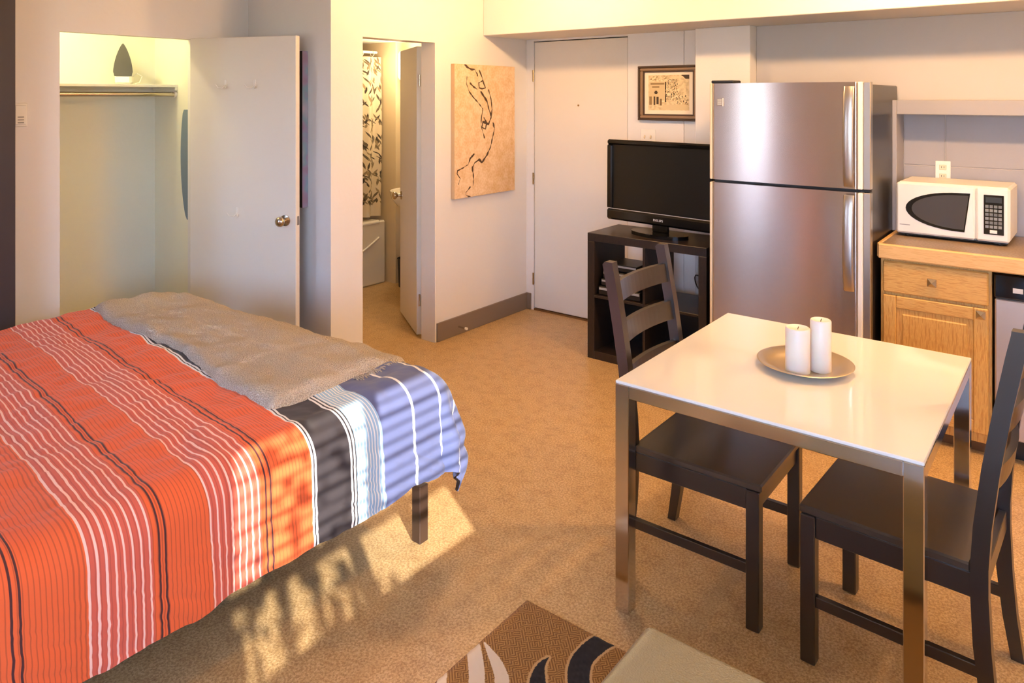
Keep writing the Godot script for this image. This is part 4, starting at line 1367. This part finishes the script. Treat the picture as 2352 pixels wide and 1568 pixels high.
func wall_items():
	# stretched canvas beside the bathroom opening
	var t = thing("canvas_painting", "beige stretched canvas with loose charcoal figure lines on the cream wall", "painting", v3(XA, 0.94, -4.07))
	var edge = mat(c8(200, 168, 128), 0.8)
	obj("stretcher", bb(mb(), v3(0.002, 0, -0.335), v3(0.034, 0.925, 0.335), 0.002), edge, t)
	var cm = mat(Color.WHITE, 0.85)
	cm.albedo_texture = canvas_print()
	obj("picture", card(mb(), v3(0.0348, 0.001, 0.334), v3(0, 0, -0.668), v3(0, 0.923, 0), v3(1, 0, 0)), cm, t)
	# dark canvas half hidden by the closet door
	t = thing("dark_painting", "dark canvas with a violet painted edge behind the closet door", "painting", v3(-3.93, 0.985, ZR))
	obj("stretcher", bb(mb(), v3(-0.28, 0, 0.002), v3(0.278, 0.925, 0.042), 0.002), mat(c8(26, 22, 26), 0.6), t)
	var em = mat(Color.WHITE, 0.7)
	em.albedo_texture = noise_tex(0.01, [[0.0, c8(150, 112, 116)], [0.4, c8(158, 140, 164)], [0.6, c8(132, 158, 170)], [1.0, c8(190, 172, 182)]], 256, FastNoiseLite.TYPE_SIMPLEX, 3, 61)
	tri_map(em, v3(1.2, 1.2, 1.2))
	obj("painted_edge", bb(mb(), v3(0.2782, 0.001, 0.003), v3(0.2805, 0.924, 0.0415)), em, t)
	# framed print over the television
	t = thing("framed_picture", "sepia street picture in a dark wooden frame above the television", "picture", v3(-2.234, 1.478, ZK + 0.008))
	var fm = mat(c8(62, 44, 30), 0.4)
	var fm2 = mat(c8(136, 110, 84), 0.4)
	for q in [[-0.222, 0.0, 0.222, 0.014], [-0.222, 0.358, 0.222, 0.372], [-0.222, 0.014, -0.208, 0.358], [0.208, 0.014, 0.222, 0.358]]:
		obj("frame", bb(mb(), v3(q[0], q[1], 0.002), v3(q[2], q[3], 0.028), 0.003), fm, t)
	for q in [[-0.2078, 0.0142, 0.2078, 0.034], [-0.2078, 0.338, 0.2078, 0.3578], [-0.2078, 0.034, -0.188, 0.338], [0.188, 0.034, 0.2078, 0.338]]:
		obj("inner_moulding", bb(mb(), v3(q[0], q[1], 0.002), v3(q[2], q[3], 0.022), 0.004), fm2, t)
	for q in [[-0.188, 0.0342, 0.188, 0.044], [-0.188, 0.328, 0.188, 0.3378], [-0.188, 0.044, -0.178, 0.328], [0.178, 0.044, 0.188, 0.328]]:
		obj("slip", bb(mb(), v3(q[0], q[1], 0.002), v3(q[2], q[3], 0.016), 0.001), fm, t)
	obj("mat_board", bb(mb(), v3(-0.178, 0.044, 0.003), v3(0.178, 0.328, 0.006)), mat(c8(238, 224, 200), 0.9), t)
	var pm = mat(Color.WHITE, 0.7)
	pm.albedo_texture = street_print()
	obj("print", card(mb(), v3(-0.150, 0.070, 0.0066), v3(0.300, 0, 0), v3(0, 0.238, 0), v3(0, 0, 1)), pm, t)
	# switch plate above the television
	t = thing("switch_plate", "cream light switch plate on the wall above the television", "light switch", v3(-2.388, 1.36, ZK + 0.008))
	obj("plate", bb(mb(), v3(-0.056, -0.05, 0), v3(0.056, 0.055, 0.006), 0.002), M.white_plastic, t)
	for sx in [-0.023, 0.023]:
		obj("toggle", bx(mb(), v3(sx, 0.004, 0.010), v3(0.009, 0.022, 0.014), 0.002, Basis(v3(1, 0, 0), -0.4)), M.cream_plastic, t)
	# thermostat plate by the closet
	t = thing("thermostat", "pale wall thermostat at the far left beside the dark cabinet", "thermostat", v3(XC, 1.548, -1.424))
	obj("plate", bb(mb(), v3(0, -0.06, -0.034), v3(0.012, 0.06, 0.034), 0.003), M.white_plastic, t)
	obj("cover", bb(mb(), v3(0.0122, -0.05, -0.026), v3(0.024, 0.05, 0.026), 0.004), M.white_plastic, t)
	for k in 3:
		obj("slot", bb(mb(), v3(0.0235, -0.042 + k * 0.014, -0.014), v3(0.0245, -0.036 + k * 0.014, 0.014)), M.grey_plastic, t)
	# door stop on the base board
	t = thing("door_stop", "small chrome door stop on the grey base board", "door stop", v3(XA + 0.014, 0.055, -3.80))
	obj("spring", tube(mb(), [v3(0, 0, 0), v3(0.062, 0, 0)], 0.006, 10), M.chrome, t)
	obj("tip", tube(mb(), [v3(0.062, 0, 0), v3(0.078, 0, 0)], 0.009, 10), M.white_plastic, t)
	# tall dark cabinet at the left edge
	t = thing("tall_cabinet", "tall dark brown cabinet at the far left edge beside the bed", "cabinet", v3(-4.10, 0, -0.75))
	obj("carcass", bb(mb(), v3(-0.17, 0, -0.55), v3(0.15, 2.3, 0.5), 0.004), M.dark_cabinet, t)
	for k in 2:
		var d = obj("door", bb(mb(), v3(0.1505, 0.06, -0.545 + k * 0.525), v3(0.17, 2.28, -0.025 + k * 0.525), 0.003), M.dark_cabinet, t)
		obj("handle", tube(mb(), [v3(0.185, 1.0, -0.06 + k * 0.1), v3(0.185, 1.15, -0.06 + k * 0.1)], 0.006, 8), M.nickel, d)

# ---------------------------------------------------------------- rug and ottoman
func rug_and_ottoman():
	# rug: corner at (-1.443, -1.931), running towards +x and +z
	var n = 800
	var im = Image.create(n, n, false, Image.FORMAT_RGB8)
	var size = 1.48
	for y in n:
		for x in n:
			var u = size * x / n      # along +x
			var v = size * y / n      # along +z
			var c = rug_color(u, v)
			im.set_pixel(x, y, c)
	rug_bands(im, size)
	var rm = mat(Color.WHITE, 0.95)
	rm.albedo_texture = ImageTexture.create_from_image(im)
	rm.rim_enabled = true
	rm.rim = 0.2
	var t = thing("area_rug", "brown looped rug with cream and black curved bands", "rug", v3(-1.443, 0, -1.931))
	var s = mb()
	var rows = []
	var uvs = []
	for i in 161:
		var line = []
		var ul = []
		for j in 161:
			var u = j / 160.0
			var v = i / 160.0
			var e = minf(minf(u, 1 - u), minf(v, 1 - v))
			line.append(v3(u * size, 0.010 * sqrt(clampf(e / 0.012, 0, 1)) + 0.0015 * nz2.get_noise_2d(u * 90, v * 90) + 0.0012, v * size))
			ul.append(Vector2(u, v))
		rows.append(line)
		uvs.append(ul)
	sheet(s, rows, uvs, false)
	obj("pile", s, rm, t)
	obj("backing", bb(mb(), v3(0.001, 0, 0.001), v3(size - 0.001, 0.002, size - 0.001)), M.kick, t)
	# beige leather bench corner in the foreground
	t = thing("ottoman", "low beige leather ottoman in the foreground beside the rug", "ottoman", v3(-0.39, 0.014, -1.125))
	obj("cushion", soft_block(0.41, 0.41, 0.30, 0.42, 0.018), M.leather, t)
	obj("base", bb(mb(), v3(-0.395, 0.06, -0.395), v3(0.395, 0.298, 0.395), 0.008), M.leather, t)
	for sx in [-0.35, 0.35]:
		for sz in [-0.35, 0.35]:
			obj("foot", bb(mb(), v3(sx - 0.025, 0, sz - 0.025), v3(sx + 0.025, 0.06, sz + 0.025), 0.003), M.black_wood, t)

func soft_block(hx, hz, y0, y1, r):
	var s = mb()
	var rows = []
	var prof = []
	prof.append([0.0, y0])
	for k in 7:
		var a = PI * 0.5 * k / 6.0
		prof.append([r - r * cos(a), y1 - r + r * sin(a)])
	prof.append([0.10, y1 + 0.004])
	prof.append([0.40, y1 + 0.008])
	for p in prof:
		var line = []
		var ex = hx - p[0]
		var ez = hz - p[0]
		var cr = maxf(0.02 - p[0], 0.0)
		for q in 4:
			var cx = (ex - cr) * (1 if q == 0 or q == 3 else -1)
			var cz = (ez - cr) * (1 if q < 2 else -1)
			for k in 6:
				var a = PI * 0.5 * (q + k / 5.0)
				line.append(v3(cx + cos(a) * cr, p[1], cz + sin(a) * cr))
		line.append(line[0])
		rows.append(line)
	sheet(s, rows, null, true)
	return s

func rug_color(u, v):
	# loops: short diagonal dashes in two browns
	var cell = 0.011
	var ci = floor(u / cell)
	var cj = floor(v / cell)
	var fx = fposmod(u, cell) / cell
	var fz = fposmod(v, cell) / cell
	var way = nz2.get_noise_2d(ci * 0.35, cj * 0.35) > 0.0
	var w = fposmod((fx + fz) if way else (fx - fz), 1.0)
	var dark = c8(112, 74, 26)
	var mid = c8(184, 142, 78)
	var c = dark.lerp(mid, (0.12 if w < 0.5 else 0.85))
	return c

# curved bands: colour (0 cream, 1 black), then [along x, along z, half width] in metres from the rug corner
var RUG = [
	[0, [-0.03, 0.24, 0.018], [-0.002, 0.266, 0.020], [0.05, 0.312, 0.022], [0.101, 0.368, 0.022], [0.16, 0.46, 0.022], [0.20, 0.58, 0.018]],
	[0, [0.02, 0.238, 0.002], [0.08, 0.267, 0.014], [0.125, 0.295, 0.018], [0.157, 0.325, 0.020], [0.21, 0.40, 0.022], [0.25, 0.52, 0.018]],
	[0, [-0.02, 0.38, 0.010], [0.01, 0.41, 0.012], [0.05, 0.47, 0.016], [0.08, 0.56, 0.016]],
	[1, [0.205, 0.170, 0.001], [0.207, 0.21, 0.011], [0.235, 0.264, 0.022], [0.30, 0.35, 0.030], [0.40, 0.43, 0.030]],
	[1, [0.31, -0.02, 0.030], [0.293, 0.03, 0.031], [0.286, 0.096, 0.030], [0.295, 0.141, 0.030], [0.326, 0.193, 0.030], [0.40, 0.27, 0.030], [0.50, 0.33, 0.026]],
]

func rug_bands(im, size):
	var n = im.get_width()
	var px = n / size
	for pass_no in 2:
		for band in RUG:
			var cv = Curve3D.new()
			for k in range(1, band.size()):
				var a = band[maxi(k - 1, 1)]
				var b = band[mini(k + 1, band.size() - 1)]
				var tn = (v3(b[0], b[1], b[2]) - v3(a[0], a[1], a[2])) * 0.17
				cv.add_point(v3(band[k][0], band[k][1], band[k][2]), -tn, tn)
			if pass_no == 0 and band[0] == 0:
				continue
			var col = c8(196, 160, 108) if pass_no == 0 else (c8(224, 210, 186) if band[0] == 0 else c8(20, 18, 22))
			var grow = 0.008 if pass_no == 0 else 0.0
			for q in cv.tessellate_even_length(5, 0.003):
				var rr = (maxf(q.z, 0.0005) + grow) * px
				for y in range(int(-rr), int(rr) + 1):
					var w = sqrt(maxf(rr * rr - y * y, 0.0))
					var rc = Rect2i(int(q.x * px - w), int(q.y * px) + y, int(2.0 * w) + 1, 1).intersection(Rect2i(0, 0, n, n))
					if rc.has_area():
						im.fill_rect(rc, col)

# ---------------------------------------------------------------- outside the windows
func outside():
	# venetian blind in the upper part of the right window
	var b = thing("window_blind", "cream venetian blind half lowered in the high right window", "blind", v3(XR + 0.03, 2.165, 0.30))
	obj("head_rail", bb(mb(), v3(-0.025, -0.03, -0.54), v3(0.02, 0.0, 0.54), 0.002), M.blind, b)
	var shared = bx(mb(), Vector3.ZERO, v3(0.046, 0.003, 1.07), 0.001).commit()
	for k in 11:
		var sl = obj("slat", shared, M.blind, b)
		sl.position = v3(-0.002, -0.055 - k * 0.047, 0)
		sl.rotation.z = deg_to_rad(13.0 + 6.0 * sin(k * 2.3))
	obj("bottom_rail", bb(mb(), v3(-0.022, -0.595, -0.535), v3(0.02, -0.575, 0.535), 0.002), M.blind, b)
	# coral curtain beside the narrow window, mirrored as a pink band in the refrigerator doors
	var cr = []
	for i in 2:
		var line = []
		for j in 61:
			line.append(v3(-3.30 + 0.24 * j / 60.0, 2.2 if i == 0 else 0.02, ZB - 0.06 + 0.02 * sin(j * 0.65)))
		cr.append(line)
	tag(obj("window_curtain", sheet(mb(), cr), mat(c8(226, 122, 108), 0.9)), "coral curtain panel beside the narrow window behind the bed", "curtain")
	# a leafy shrub outside breaking up the sunlight
	var t = thing("shrub", "leafy green shrub outside the high right window", "shrub", v3(XR + 1.25, 0.4, 1.42))
	var s = mb()
	var lf = mb()
	var rng = RandomNumberGenerator.new()
	rng.seed = 12
	for k in 10:
		var tip = v3(rng.randf_range(-0.3, 0.3), rng.randf_range(1.3, 2.2), rng.randf_range(-0.35, 0.3))
		tube(s, [Vector3.ZERO, tip * 0.4 + v3(0, 0.1, 0), tip], [0.014, 0.009, 0.004], 6)
	for j in 560:
		var c = v3(rng.randf_range(-0.3, 0.3), rng.randf_range(1.2, 1.8) if j < 420 else rng.randf_range(1.75, 2.4), rng.randf_range(-0.44, 0.3))
		var bas = Basis(v3(rng.randf_range(-1, 1), rng.randf_range(-1, 1), rng.randf_range(-1, 1)).normalized(), rng.randf_range(0, TAU))
		var l = rng.randf_range(0.05, 0.09)
		var w = l * 0.36
		var q = [c, c + bas * v3(l * 0.5, 0.006, w), c + bas * v3(l, 0, 0), c + bas * v3(l * 0.5, 0.006, -w)]
		tri(lf, q[0], q[1], q[2], bas.y)
		tri(lf, q[0], q[2], q[3], bas.y)
	obj("stem", s, M.bark, t)
	tag(obj("foliage", lf, M.leaf, t), "", "", "", "stuff")
	struct("ground_outside", bb(mb(), v3(XR + 0.2, 0.3, -6), v3(9, 0.4, 7)), mat(c8(120, 128, 92), 0.9), "grass outside the right window").name = "floor_outside"
